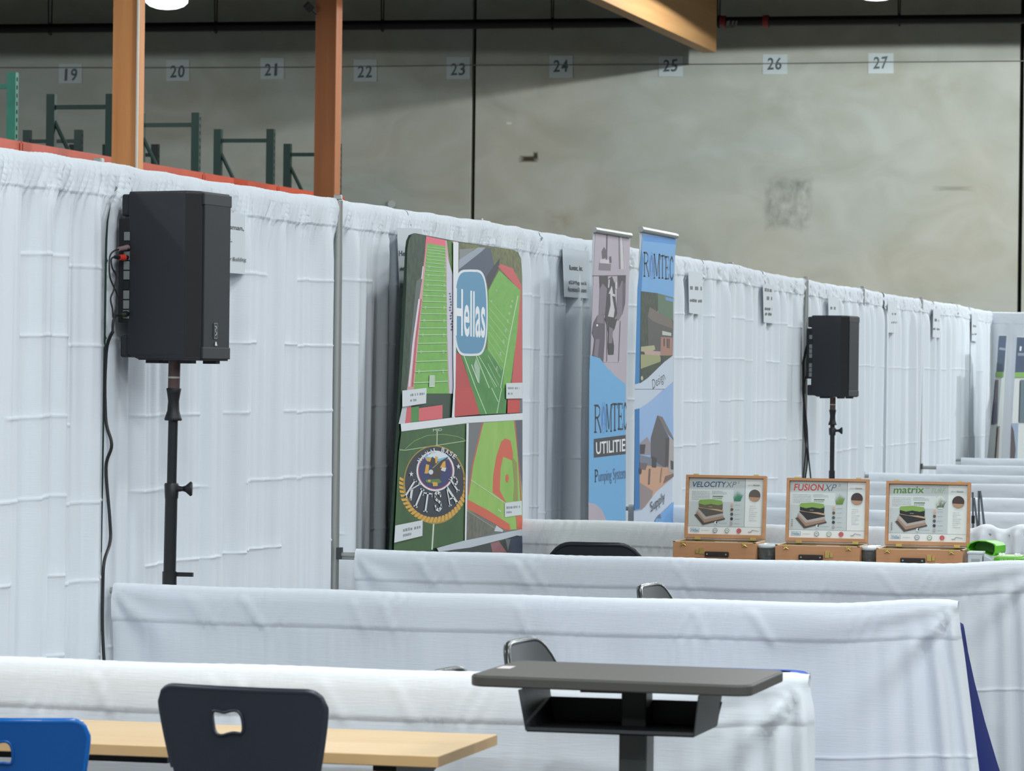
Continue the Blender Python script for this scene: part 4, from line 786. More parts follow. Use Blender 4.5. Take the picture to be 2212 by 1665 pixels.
cable([KX(256, 555), KX(244, 556), KX(240, 563), KX(243, 580), KX(251, 596), KX(246, 625), KX(239, 645), KX(243, 668), KX(244, 686)], .0032, 'thin dark cable looping from the red plug behind the large loudspeaker', plugs=[(KX(248, 555), KX(258, 556), .008, CABLE), (KX(257, 556), KX(268, 556), .012, RED), (KX(267, 556), KX(286, 556), .011, BLKG)])
cable([KX(282, 679), KX(262, 680), KX(249, 683), KX(244, 700), KX(243, 720)], .005, 'black power lead plugged in low on the large loudspeaker', plugs=[(KX(262, 680), KX(278, 678), .007, C(66, 68, 50)), (KX(270, 678), KX(284, 678), .014, BLKG)])
cable([(.030, .055, K(245, 715, .03)[2]), (.004, .06, K(245, 760, .03)[2]), (.004, .06, K(246, 900, .03)[2]), (.034, .045, K(247, 960, .03)[2]), (.012, .05, K(247, 1010, .03)[2]), (.030, .045, K(248, 1120, .03)[2]), (.036, .035, K(247, 1170, .03)[2]), (.045, -.05, 1.0), (.045, -.06, .9), (.05, -.07, .75), (.07, -.08, .5), (.1, -.1, .02)], .006, 'black cable running down beside the first upright pole to the floor')
cy = 14.6
for k, pts in enumerate(([(1752, 741), (1744, 745), (1739, 760), (1734, 790), (1734, 840), (1738, 900), (1741, 960), (1735, 1040), (1736, 1090)], [(1752, 751), (1745, 752), (1739, 770), (1736, 800), (1736, 860), (1737, 930), (1744, 990), (1739, 1040), (1738, 1090)], [(1760, 806), (1748, 808), (1739, 820), (1737, 860), (1743, 920), (1746, 980), (1752, 1040), (1754, 1090)])):
    cable([K(x, y, 15.0 if i < 3 else 15.12) for i, (x, y) in enumerate(pts)], .006, ('dark cable from the upper red plug of the distant loudspeaker', 'dark cable from the lower red plug of the distant loudspeaker', 'dark cable hanging nearest the distant stand')[k], plugs=[(K(pts[0][0]-1, pts[0][1], 15.0), K(pts[0][0]+5, pts[0][1], 15.0), .014, RED)] if k < 2 else ())
m = MB(); m.tube([K(1735, 778, 15.15), K(1735, 850, 15.15)], [.016, .022], CABLE, 8); tag(m.build('tape_bundle'), 'dark taped bundle of cable on the pole left of the distant loudspeaker', 'cable bundle')
# ------------------------------------------------------------ sample cases on a cloth-covered table
TX0, TX1, TY0, TY1, TZ = 1.02, 2.86, 4.55, 5.3, .76
def cloth_table(x0, x1, y0, y1, z, flare, mtl, label, cat='table', rnd=.02, name='covered_table', legs=True):
    t = empty(name, ((x0+x1)/2, (y0+y1)/2, 0), label=label, cat=cat)
    m = MB(); m.box(((x0+x1)/2, (y0+y1)/2, z-.02), (x1-x0-.02, y1-y0-.02, .03), mat('table_core', (190, 188, 180), .6)); m.build('tabletop', t)
    for a in (x0+.06, x1-.06):
        for b in (y0+.06, y1-.06): m = MB(); m.tube([(a, b, 0), (a, b, z-.03)], .014, STM, 8); m.build('leg', t)
    cx, cy_ = (x0+x1)/2, (y0+y1)/2; lv = [(z+.002, -.06), (z+.002, -.012), (z-.004, -.003), (z-.014, .001), (z-.05, .004), (z*.6, .012), (z*.3, flare*.6), (.02, flare)]
    lv = [(z+.002, -.06), (z+.002, -.014), (z-.004, -.003), (z-.016, .001)]+[(z*(1-q), flare*(q**1.3 if q < 1 else 1)) for q in (.15, .3, .5, .7, .85, .975)]
    loops = [[(cx+u, cy_+v, zz) for u, v in rrect(x1-x0+2*o, y1-y0+2*o, max(.012, rnd+o), 6)] for zz, o in lv]
    n = len(loops[0]); vs = [p for lp in loops for p in lp]; fs = [(i*n+k, i*n+(k+1) % n, (i+1)*n+(k+1) % n, (i+1)*n+k) for i in range(len(loops)-1) for k in range(n)]+[tuple(range(n))]
    m = MB(); m.add(vs, fs, mtl, True); m.build('table_cover', t); return t
cloth_table(TX0, TX1, TY0, TY1, TZ, .02, CLOTH2, 'white covered table carrying the open wooden sample cases')
def case(px_l, px_r, yf, title, colr, sub, label, ci):
    a = at(px_l, 1180, 1, yf); b = at(px_r, 1180, 1, yf); w = float(b[0]-a[0]); d = .285; h = float(at((px_l+px_r)/2, (1172+(px_l-1453)*.036), 1, yf)[2])-TZ-.003
    t = thing_local('sample_case', (float(a[0]), yf, TZ+.004), label=label, cat='case', group='open wooden sample cases on the table')
    e = .011; m = MB()   # hollow tray
    m.box((w/2, d/2, .005), (w, d, .01), CASEW); m.box((w/2, e/2, h/2), (w, e, h), CASEW); m.box((w/2, d-e/2, h/2), (w, e, h), CASEW); m.box((e/2, d/2, h/2), (e, d-2*e, h), CASEW); m.box((w-e/2, d/2, h/2), (e, d-2*e, h), CASEW); m.build('case_tray', t, bev=.0015)
    m = MB(); 
    for (cx, cy_, ww, dd) in ((w/2, e/2, w, e), (w/2, d-e/2, w, e), (e/2, d/2, e, d), (w-e/2, d/2, e, d)): m.box((cx, cy_, h+.0012), (ww, dd, .003), CASEE)
    m.build('tray_rim', t)
    GT = mat('turf_sample', (92, 128, 44), .9, noise=((400, 400, 400), .2, (60, 96, 28)), bump=((500, 500, 500), 1, .003))
    for x0, x1, mm, nm in ((.02, w*.38, GT, 'turf_swatch'), (w*.38+.004, w*.66, PAPER, 'info_card'), (w*.66+.004, w-.02, GT, 'turf_swatch')): m = MB(); m.box(((x0+x1)/2, d/2, h-.006-.011), (x1-x0, d-.04, .02), mm); m.build(nm, t, bev=.002)
    # handle, latches
    hx = w*(.54 if ci == 0 else .43); m = MB(); m.box((hx, -.014, h*.62), (.115, .016, .024), mat('leather_black', (44, 34, 32), .5)); m.box((hx-.05, -.004, h*.62), (.012, .01, .02), BLK); m.box((hx+.05, -.004, h*.62), (.012, .01, .02), BLK); m.build('handle', t, bev=.004)
    for s_ in (-.045, .045): m = MB(); m.tube([(hx+s_, -.021, h*.62), (hx+s_, -.025, h*.62)], .004, ALU, 8); m.build('handle_rivet', t)
    m = MB(); q = hx-.075 if ci == 0 else hx+.075; m.box((q, -.003, h*.72), (.022, .006, .03), BRASS); m.box((q+(-.022 if ci == 0 else .02), -.003, h*.7), (.014, .005, .02), BRASS); m.build('lock', t, bev=.001)
    for s_ in (.13, .87): m = MB(); m.box((w*s_, -.003, h-.004), (.024, .006, .01), BRASS); m.tube([(w*s_-.012, -.005, h-.017), (w*s_+.002, -.005, h-.008)], .0035, BRASS, 6); m.tube([(w*s_+.012, -.005, h-.017), (w*s_-.002, -.005, h-.008)], .0035, BRASS, 6); m.build('latch', t)
    # lid, leaning back slightly
    LH = .302; lt = math.radians(6); lw = w*.985
    def L3(u, v, o): # u across, v up, o toward viewer
        yy = d-.002+v*math.sin(lt)-o*math.cos(lt); zz = h+.006+v*math.cos(lt)+o*math.sin(lt); return (u+(w-lw)/2, yy, zz)
    m = MB(); fr = .013
    def slab(u0, u1, v0, v1, o0, o1, mt):
        vs = [L3(u, v, o) for u in (u0, u1) for v in (v0, v1) for o in (o0, o1)]; m.add(vs, [(0, 1, 3, 2), (4, 6, 7, 5), (0, 4, 5, 1), (2, 3, 7, 6), (0, 2, 6, 4), (1, 5, 7, 3)], mt)
    slab(0, lw, 0, LH, -.006, 0, CASEW)
    for (u0, u1, v0, v1) in ((0, fr, 0, LH), (lw-fr, lw, 0, LH), (fr, lw-fr, LH-fr, LH), (fr, lw-fr, 0, fr+.006)): slab(u0, u1, v0, v1, 0, .03, CASEW)
    m.build('lid', t, bev=.001)
    for q in (.12, .87): m = MB(); slab(lw*q-.012, lw*q+.012, LH-.001, LH+.006, .008, .022, BRASS); m.build('catch', t)
    for q in (.17, .86): m = MB(); slab(lw*q-.014, lw*q+.014, -.008, .006, .028, .033, BRASS); m.build('hinge', t)
    # printed board in lid
    PW, PH = lw-2*fr-.002, LH-2*fr-.008
    A = Art(lambda u, v, hh: L3(fr+.001+u*PW, fr+.007+(1-v)*PH, .012+hh), .00012)
    def R(x0, y0, x1, y1, c_, up=True): A.poly([(x0, y0), (x1, y0), (x1, y1), (x0, y1)], c_, up)
    R(0, 0, 1, 1, C(238, 241, 240)); dv = .755; R(0, 0, dv, .86, C(204, 211, 212)); R(0, .2, .60, .42, C(222, 228, 228)); R(dv-.003, 0, dv+.003, .86, C(150, 150, 150)) if ci < 2 else None
    R(0, .86, 1, .865, C(140, 144, 144))
    if ci == 0: A.text('VELOCITY', [(.045, .065), (.50, .055), (.49, .155), (.03, .165)], colr, True); A.text('XP', [(.505, .06), (.64, .055), (.62, .155), (.49, .16)], C(120, 136, 156)); A.text('2', [(.65, .05), (.68, .05), (.675, .085), (.645, .085)], C(150, 156, 160))
    elif ci == 1: A.text('FUSION', [(.06, .05), (.445, .045), (.435, .165), (.05, .17)], colr, True); A.text('XP', [(.47, .05), (.62, .045), (.59, .165), (.44, .17)], C(110, 124, 140)); A.text('2', [(.635, .04), (.67, .04), (.665, .08), (.63, .08)], C(150, 156, 160))
    else: A.text('matrix', [(.06, .045), (.45, .03), (.44, .15), (.05, .165)], colr, True); A.text('TURF', [(.54, .06), (.72, .055), (.70, .14), (.52, .145)], C(160, 186, 150)); A.bars(.46, .055, .06, .015, GREYINK, 0, 3)
    li = C(168, 174, 176)
    for k in range(6): A.bars(.04, .235+k*.028, .24 if k < 5 else .1, .011, li, 0, k+ci*9)
    for k in range(3): A.bars(.31, .225+k*.022, .2 if k else .14, .01, li, 0, k+40)
    R(.32, .315, .46, .33, C(96, 128, 84)); A.bars(.32, .345, .13, .02, C(150, 172, 150), 0, 5)
    # grass tuft
    A.k += 1; gr = (C(70, 142, 112), C(118, 154, 70), C(104, 140, 96))[ci]
    if ci == 2: A.ell(.655, .31, .068, .115, C(224, 230, 224))
    for k in range(9):
        q = (k-4)/4; A.poly([(.655+q*.035-.007, .40), (.655+q*.035+.007, .40), (.655+q*.062+.004, .28+abs(q)*.03), (.655+q*.08+.001, .2+abs(q)*.08), (.655+q*.055-.004, .28+abs(q)*.03)], gr, False)
    # layered sample block
    base = [((.08, .66), (.20, .84), (.50, .73), (.46, .66), (.2, .58), C(90, 76, 72)), ((.10, .62), (.22, .80), (.48, .71), (.46, .62), (.2, .56), C(168, 140, 122)), ((.11, .58), (.22, .74), (.47, .67), (.46, .58), (.2, .52), C(186, 174, 168)), ((.13, .54), (.24, .69), (.47, .62), (.45, .53), (.2, .49), (C(94, 90, 84), C(50, 48, 50), C(46, 44, 46))[ci])]
    for *pp, cc in base: A.poly(pp, cc)
    A.poly([(.14, .53), (.14, .50), (.3, .53), (.47, .57), (.47, .6), (.3, .56)], C(206, 170, 134)); A.poly([(.14, .44), (.14, .52), (.25, .545), (.46, .55), (.46, .44)], (C(110, 104, 84), C(40, 46, 44), C(36, 40, 40))[ci])
    A.poly([(.135, .42), (.15, .39), (.3, .375), (.45, .40), (.46, .46), (.4, .48), (.3, .46), (.22, .48), (.14, .455)], C(140, 176, 90))
    A.bars(.27, .505, .05, .012, C(180, 176, 160), 0, 8)
    A.ell(.375, .795, .022, .03, WHT, 14); A.ell(.385, .79, .01, .02, C(60, 62, 64), 10); A.bars(.41, .79, .12, .012, li, 0, 11)
    for k, cc in enumerate(((224, 180, 160), (110, 84, 66), (86, 92, 96), (58, 58, 60), (180, 172, 172))): A.ell(.585, .47+k*.083, .02, .028, C(*cc), 14); A.bars(.625, .465+k*.083, .07, .011, li, 0, k+20)
    A.bars(.86, .1, .1, .022, C(150, 156, 150), 0, 4); A.bars(.79, .105, .06, .014, C(196, 200, 200), 0, 6)
    A.ell(.885, .295, .077, .105, C(98, 88, 80) if ci == 0 else C(72, 58, 58), 30); A.k += 1; A.poly([(.885+.077*math.cos(a), .295+.105*math.sin(a)) for a in [math.radians(v) for v in range(20, 165, 8)]], C(190, 146, 116))
    for k in range(8): A.bars(.82, .48+k*.037, (.08, .1, .05, .11, .09, .1, .06, .1)[k], .01, li, 0, k+60)
    A.text('Hellas', [(.05, .905), (.145, .905), (.145, .955), (.05, .955)], C(90, 150, 180), True); A.line([(.04, .895), (.155, .895), (.155, .965), (.04, .965), (.04, .895)], .004, C(90, 140, 170)); A.bars(.19, .93, .1, .01, li, 0, 33)
    for q, cc in ((.37, (130, 142, 148)), (.53, (140, 166, 130)), (.69, (196, 84, 90))): A.ell(q, .93, .032, .043, C(*cc), 20); A.ell(q, .93, .024, .033, C(222, 226, 226) if q < .6 else C(206, 110, 112), 20); A.bars(q-.014, .92, .028, .016, C(*cc), 0, 4)
    A.line([(.81, .95), (.85, .945), (.87, .915), (.95, .935)], .008, C(130, 134, 140)); A.line([(.82, .965), (.86, .955)], .006, C(190, 110, 100))
    if ci: A.k += 1; [A.poly([(.035, .68+k*.035), (.05, .68+k*.035), (.05, .70+k*.035), (.035, .70+k*.035)], C(130, 136, 138), False) for k in range(4)]
    A.build('printed_board', t)
case(1453.5, 1632, 4.7, 'VELOCITY', C(64, 100, 140), '', 'open wooden sample case at left with blue VELOCITY title board', 0)
case(1674.5, 1857, 4.69, 'FUSION', C(214, 78, 74), '', 'open wooden sample case in the middle with red FUSION title board', 1)
case(1892.6, 2080, 4.68, 'matrix', C(96, 150, 66), '', 'open wooden sample case at right with green matrix title board', 2)
GL = mat('clear_plastic', (226, 236, 232), .06, trans=.9)
def jar(px0, px1, label):
    a = at(px0, 1190, 1, 4.72)[0]; b = at(px1, 1190, 1, 4.72)[0]; w = float(b-a); x = float(a)+w/2; y = 4.84; h = .135
    t = empty('sample_jar', (x, y, TZ+.004), label=label, cat='jar', group='clear sample jars between the cases')
    n = 24; z0 = TZ+.005
    def ring(s_, z): return [(x+u, y+v, z) for u, v in rrect(w*s_, .20*s_, .03, 5)]
    lo = [ring(q, z0+h*zz) for q, zz in ((.94, 0), (1, .03), (1, .88), (.94, .93))]; k = len(lo[0]); m = MB()
    m.add([p for l in lo for p in l], [(i*k+j, i*k+(j+1) % k, (i+1)*k+(j+1) % k, (i+1)*k+j) for i in range(3) for j in range(k)]+[tuple(range(k)), tuple(range(3*k, 4*k))], GL, True); m.build('container', t)
    m = MB(); lo = [ring(q, z0+h*zz) for q, zz in ((.9, .02), (.94, .08), (.94, .62), (.5, .70))]; m.add([p for l in lo for p in l], [(i*k+j, i*k+(j+1) % k, (i+1)*k+(j+1) % k, (i+1)*k+j) for i in range(3) for j in range(k)]+[tuple(range(k)), tuple(range(3*k, 4*k))], mat('infill_crumb', (20, 28, 28), .8, noise=((60, 60, 60), .15, (52, 72, 68)), bump=((200, 200, 200), 1, .004))); m.build('granules', t)
    m = MB(); lo = [ring(q, z0+h*zz) for q, zz in ((.97, .88), (1.02, .89), (1.02, .985), (.96, 1.0), (.9, .99))]; m.add([p for l in lo for p in l], [(i*k+j, i*k+(j+1) % k, (i+1)*k+(j+1) % k, (i+1)*k+j) for i in range(4) for j in range(k)]+[tuple(range(k)), tuple(range(4*k, 5*k))], mat('jar_lid', (206, 216, 222), .35), True); m.build('lid', t)
jar(1633, 1672, 'clear jar of black granules between the left and middle cases')
jar(1858, 1891, 'clear jar of dark granules between the middle and right cases')
# small white card box and green handled carry case
p = at(2091, 1190, 1, 4.66); q = at(2121, 1190, 1, 4.66); x0, x1 = float(p[0]), float(q[0])
t = empty('card_box', ((x0+x1)/2, 4.72, TZ+.004), label='small white display box right of the matrix sample case', cat='box')
m = MB(); m.box(((x0+x1)/2, 4.71, TZ+.064), (x1-x0, .1, .12), mat('card_white', (206, 212, 216), .5)); m.build('box_body', t, bev=.003)
m = MB(); m.box(((x0+x1)/2, 4.71, TZ+.128), (x1-x0+.008, .11, .01), PAPER); m.build('lid', t, bev=.002)
m = MB(); m.box(((x0+x1)/2+.004, 4.658, TZ+.06), ((x1-x0)*.62, .003, .08), C(160, 168, 172)); m.build('window', t)
x2 = x1+.03; m = MB(); m.prism([(0, 0), (.05, 0), (.05, .085), (0, .11)], 4.68, 4.76, mat('card_grey', (190, 196, 202), .5), lambda u, v, w: (x1+.006+u, w, TZ+.004+v)); m.build('side_wing', t)
LIME = mat('lime_plastic', (98, 190, 34), .35); LIMD = mat('lime_plastic_inner', (70, 150, 24), .4)
gx0 = float(at(2146, 1200, 1, 4.68)[0]); gx1 = float(at(2209, 1200, 1, 4.68)[0])
t = empty('lime_carry_case', ((gx0+gx1)/2, 4.75, TZ+.004), label='lime green plastic case with its rounded lid flipped open, right of the sample cases', cat='case')
zl = TZ+.09
m = MB(); m.prism(rrect(gx1-gx0, .2, .03, 5, (gx0+gx1)/2, 4.77), TZ+.005, zl+.018, LIME, lambda u, v, w: (u, v, w)); m.build('case_base', t, bev=.004)
m = MB(); m.prism(rrect(gx1-gx0-.02, .17, .025, 5, (gx0+gx1)/2, 4.77), zl+.018, zl+.026, C(190, 220, 160), lambda u, v, w: (u, v, w)); m.build('inner_tray', t, bev=.002)
for q in (.12, .22, .66, .76): m = MB(); m.lathe((gx0+(gx1-gx0)*(q+.08), 4.72, zl+.026), [(.007, 0), (.008, .008), (.003, .012)], C(240, 244, 240), 10); m.build('white_knob', t)
A = Art(px_plane((0, 4.668, 0), (0, 1, 0)), .0005); A.text('hello', A.tr_(2163, 1207, 12, 5, 1), C(196, 220, 190)) if False else A.bars(2160, 1206, 34, 5, C(170, 206, 150), 1, 3); A.build('front_lettering', t)
# lid: shallow shell tipped up to the left
fnL = px_plane((0, 4.78, 0), (0, 1, 0)); lid = [(2087, 1183), (2092, 1174), (2103, 1169), (2112, 1167), (2130, 1168), (2148, 1174), (2152, 1179), (2152, 1192), (2148, 1200), (2142, 1201), (2118, 1192), (2092, 1189)]
f = [fnL(x, y, 0) for x, y in lid]; n = len(f); m = MB(); bk = [v+np.array([.03, .12, .0]) for v in f]; m.add(f+bk, [tuple(range(n, 2*n))]+[(i, (i+1) % n, (i+1) % n+n, i+n) for i in range(n)], LIME); cen = np.mean(f, 0); inn = [cen+(v-cen)*.88 for v in f]; m.add(f+inn, [(i, (i+1) % n, (i+1) % n+n, i+n) for i in range(n)], LIME); inb = [v+np.array([.02, .09, 0]) for v in inn]; m.add(inn+inb, [(i, (i+1) % n, (i+1) % n+n, i+n) for i in range(n)]+[tuple(range(n, 2*n))], LIMD); m.build('case_lid', t)
# folded easel legs beyond
t = empty('folded_easel', tuple(at(2112, 1100, 1, 7.0)[:2])+(0,), label='thin folded metal easel standing behind the ruffled drape end', cat='easel')
for a, b in (((2101, 1063), (2102, 1140)), ((2104, 1075), (2112, 1140)), ((2114, 1060), (2115, 1140)), ((2117, 1060), (2127, 1138)), ((2119, 1070), (2124, 1120))):
    A0, B0 = at(a[0], a[1], 1, 7.0), at(b[0], b[1], 1, 7.0); d_ = (B0-A0)/(B0[2]-A0[2]); F0 = A0+d_*(.01-A0[2]); m = MB(); m.tube([tuple(A0), tuple(F0)], .0055, mat('easel_metal', (120, 126, 134), .35, metal=.7), 8); m.build('leg', t)
m = MB(); p = at(2102, 1122, 1, 7.0); m.tube([tuple(p+[0, 0, .02]), tuple(p-[0, 0, .02])], .009, BLK, 8); m.build('leg_clamp', t)
# ------------------------------------------------------------ folding chairs and covered tables in the booths
CHP = mat('chair_plastic', (74, 78, 80), .35); CHF = mat('chair_frame', (66, 70, 70), .25, metal=.5)
def folding_chair(x, y, top, rz, label, dark=False):
    t = thing_local('folding_chair', (x, y, 0), rz=rz, label=label, cat='chair', group='black folding chairs in the booths')
    pl = mat('chair_plastic_dark', (34, 38, 44), .35) if dark else CHP; w = .44
    # local: sitter faces +Y, back at y=0 leaning to -Y
    def sh(u, v): return (u, -.06-(v-(top-.3))*.22-.05*(1-(2*u/w)**2)*.6, v)
    P = np.zeros((14, 21, 3)); Q = np.zeros((14, 21, 3))
    for i in range(14):
        for j in range(21):
            uu = -1+2*j/20; zt = top-.0-.085*max(0, (abs(uu)-.45)/.55)**2.6; zz = (top-.2)+(zt-(top-.2))*i/13; P[i, j] = sh(uu*w/2*(.93+.07*math.sin(i/13*1.5)), zz); Q[i, j] = P[i, j]+np.array([0, .018, 0])
    m = MB(); m.grid(P, pl); m.grid(Q, pl)
    ed = [tuple(P[i, 0]) for i in range(14)]+[tuple(P[13, j]) for j in range(1, 21)]+[tuple(P[i, 20]) for i in range(12, -1, -1)]
    m.build('backrest', t)
    m = MB(); m.tube([(a, b+.008, c_) for a, b, c_ in ed], .0115, CHF if not dark else pl, 8); m.build('back_rim', t)
    for s_ in (-1, 1):
        m = MB(); m.tube([(s_*w*.47, -.05, top-.2), (s_*w*.47, .05, .46), (s_*w*.47, .42, .01)], .011, CHF, 8); m.build('front_leg', t)
        m = MB(); m.tube([(s_*w*.43, .36, .44), (s_*w*.43, .05, .22), (s_*w*.43, -.12, .01)], .011, CHF, 8); m.build('rear_leg', t)
    m = MB(); m.prism(rrect(w*.84, .38, .05), .435, .462, pl, lambda u, v, w_: (u, v+.21, w_)); m.build('seat', t, bev=.006)
p = at(1300, 1172, 1, 4.05); folding_chair(float(p[0]), 4.0, float(p[2])+.0, math.radians(4), 'black folding chair with rounded top edge, left of the sample cases', True)
p = at(1412, 1268, 1, .55); folding_chair(float(p[0])+.118, .55, float(p[2])+.002, math.radians(-93), 'folding chair seen edge-on behind the second low drape, only its top showing')
p = at(1140, 1390, 1, -2.0); folding_chair(float(p[0])+.115, -2.0, float(p[2])+.002, math.radians(-94), 'folding chair seen edge-on behind the grey desk, glossy top of its back showing')
p = at(975, 1446, 1, -2.5); folding_chair(float(p[0])+.115, -2.5, float(p[2])-.010, math.radians(-94), 'folding chair barely peeping over the nearest low drape')
BLUE = mat('blue_spandex', (24, 80, 190), .7, bump=((60, 60, 60), .05, .001))
cloth_table(1.98, 2.72, -1.36, -.79, .75, .015, BLUE, 'long table under a tight blue cover behind the grey desk', rnd=.09)
BLUE2 = mat('blue_spandex_deep', (0, 27, 104), .8, spec=.1)
cloth_table(1.3, 2.89, 1.18, 1.78, .752, .21, BLUE2, 'table under a deep blue cover, seen only as a sliver past the raised drape corner', rnd=.05)
# ------------------------------------------------------------ wooden table
MAPLE = mat('maple_laminate', (226, 196, 152), .42, noise=((1.5, 14, 14), .35, (216, 184, 138))); MAPE = mat('maple_edge', (206, 170, 120), .5)
p = at(933, 1632, 2, .75); q = at(1085, 1587, 2, .75); TR = (float(p[0])+float(q[0]))/2; TF, TB = -3.81, -3.215; TL = TR-1.83
t = empty('classroom_table', ((TR+TL)/2, (TF+TB)/2, 0), label='long maple-topped table behind the two plastic chairs', cat='table')
m = MB(); m.box(((TR+TL)/2, (TF+TB)/2, .7355), (1.83, TB-TF, .029), MAPLE); m.build('tabletop', t, bev=.0025)
m = MB(); m.box(((TR+TL)/2, TF-.0008, .7355), (1.825, .0014, .025), MAPE); m.box((TR+.0008, (TF+TB)/2, .7355), (.0014, TB-TF-.004, .025), MAPE); m.build('edge_band', t)
for lx in (TL+.2, TR-.145):
    m = MB(); m.box((lx, (TF+TB)/2, .38), (.055, .06, .66), BLK); m.build('leg_post', t, bev=.004)
    m = MB(); m.prism([(-.26, .72), (.26, .72), (.26, .705), (.05, .66), (-.05, .66), (-.26, .705)], lx-.03, lx+.03, BLK, lambda u, v, w: (w, (TF+TB)/2+u, v)); m.build('top_bracket', t)
    m = MB(); m.box((lx, (TF+TB)/2, .03), (.06, .52, .035), BLK); m.build('foot_bar', t, bev=.008)
m = MB(); m.box(((TR+TL)/2-.4, TB-.09, .662), (.9, .03, .018), BLK); m.build('crossbar', t)
# ------------------------------------------------------------ plastic shell chairs
def bool_shell(w, hgt, hole, mtl):
    """backrest blank with a hand hole; flat in XZ, thickness along Y"""
    nx, nz_ = 44, 30; m = MB(); P = np.zeros((nz_+1, nx+1, 3)); th = .011
    for i in range(nz_+1):
        for j in range(nx+1):
            u = -1+2*j/nx; v = i/nz_; u0 = .80; zt = hgt if abs(u) <= u0 else hgt-.038*(1-math.sqrt(max(0, 1-((abs(u)-u0)/(1-u0))**2)))
            wd = w/2*(1-.17*(1-v)**1.3); 
            P[i, j] = (u*wd, 0, v*zt)
    Q = P+np.array([0, th, 0]); b = nx+1; N = (nz_+1)*b; vs = np.concatenate([P.reshape(-1, 3), Q.reshape(-1, 3)]); fs = []
    for i in range(nz_):
        for j in range(nx): a = i*b+j; fs.append((a, a+1, a+b+1, a+b)); fs.append((N+a, N+a+b, N+a+b+1, N+a+1))
    for j in range(nx): fs.append((j, N+j, N+j+1, j+1)); a = nz_*b+j; fs.append((a, a+1, N+a+1, N+a))
    for i in range(nz_): a = i*b; fs.append((a, a+b, N+a+b, N+a)); a = i*b+nx; fs.append((a, N+a, N+a+b, a+b))
    me = bpy.data.meshes.new('blank'); me.from_pydata(vs.tolist(), [], fs); o = bpy.data.objects.new('blank', me); COL.objects.link(o)
    bm = bmesh.new(); bm.from_mesh(me); bmesh.ops.recalc_face_normals(bm, faces=bm.faces); bm.to_mesh(me); bm.free()
    n = len(hole); me2 = bpy.data.meshes.new('cut'); me2.from_pydata([(x, -.05, z) for x, z in hole]+[(x, .06, z) for x, z in hole], [], [tuple(range(n)), tuple(range(2*n-1, n-1, -1))]+[(i, i+n, (i+1) % n+n, (i+1) % n) for i in range(n)])
    bm = bmesh.new(); bm.from_mesh(me2); bmesh.ops.recalc_face_normals(bm, faces=bm.faces); bm.to_mesh(me2); bm.free()
    c_ = bpy.data.objects.new('cut', me2); COL.objects.link(c_); md = o.modifiers.new('b', 'BOOLEAN'); md.operation = 'DIFFERENCE'; md.object = c_; md.solver = 'EXACT'
    bpy.context.view_layer.update(); out = bpy.data.meshes.new_from_object(o.evaluated_get(bpy.context.evaluated_depsgraph_get()))
    bpy.data.objects.remove(o); bpy.data.objects.remove(c_)
    edge = [tuple(P[i, 0]) for i in range(6, nz_)]+[tuple(P[nz_, j]) for j in range(nx+1)]+[tuple(P[i, nx]) for i in range(nz_-1, 5, -1)]
    return out, edge
def smooth_hole(pts, it=2):
    for _ in range(it):
        o = []
        for i in range(len(pts)): a, b = pts[i], pts[(i+1) % len(pts)]; o += [(a[0]*.75+b[0]*.25, a[1]*.75+b[1]*.25), (a[0]*.25+b[0]*.75, a[1]*.25+b[1]*.75)]
        pts = o
    return pts
HOLE = [(a-.026, b) for a, b in smooth_hole([(-.039, .150), (-.041, .174), (-.034, .184), (-.018, .182), (-.006, .179), (.008, .184), (.026, .187), (.038, .178), (.042, .157), (.041, .136), (.034, .130), (.018, .133), (.002, .130), (-.014, .124), (-.028, .125), (-.037, .135)], 2)]
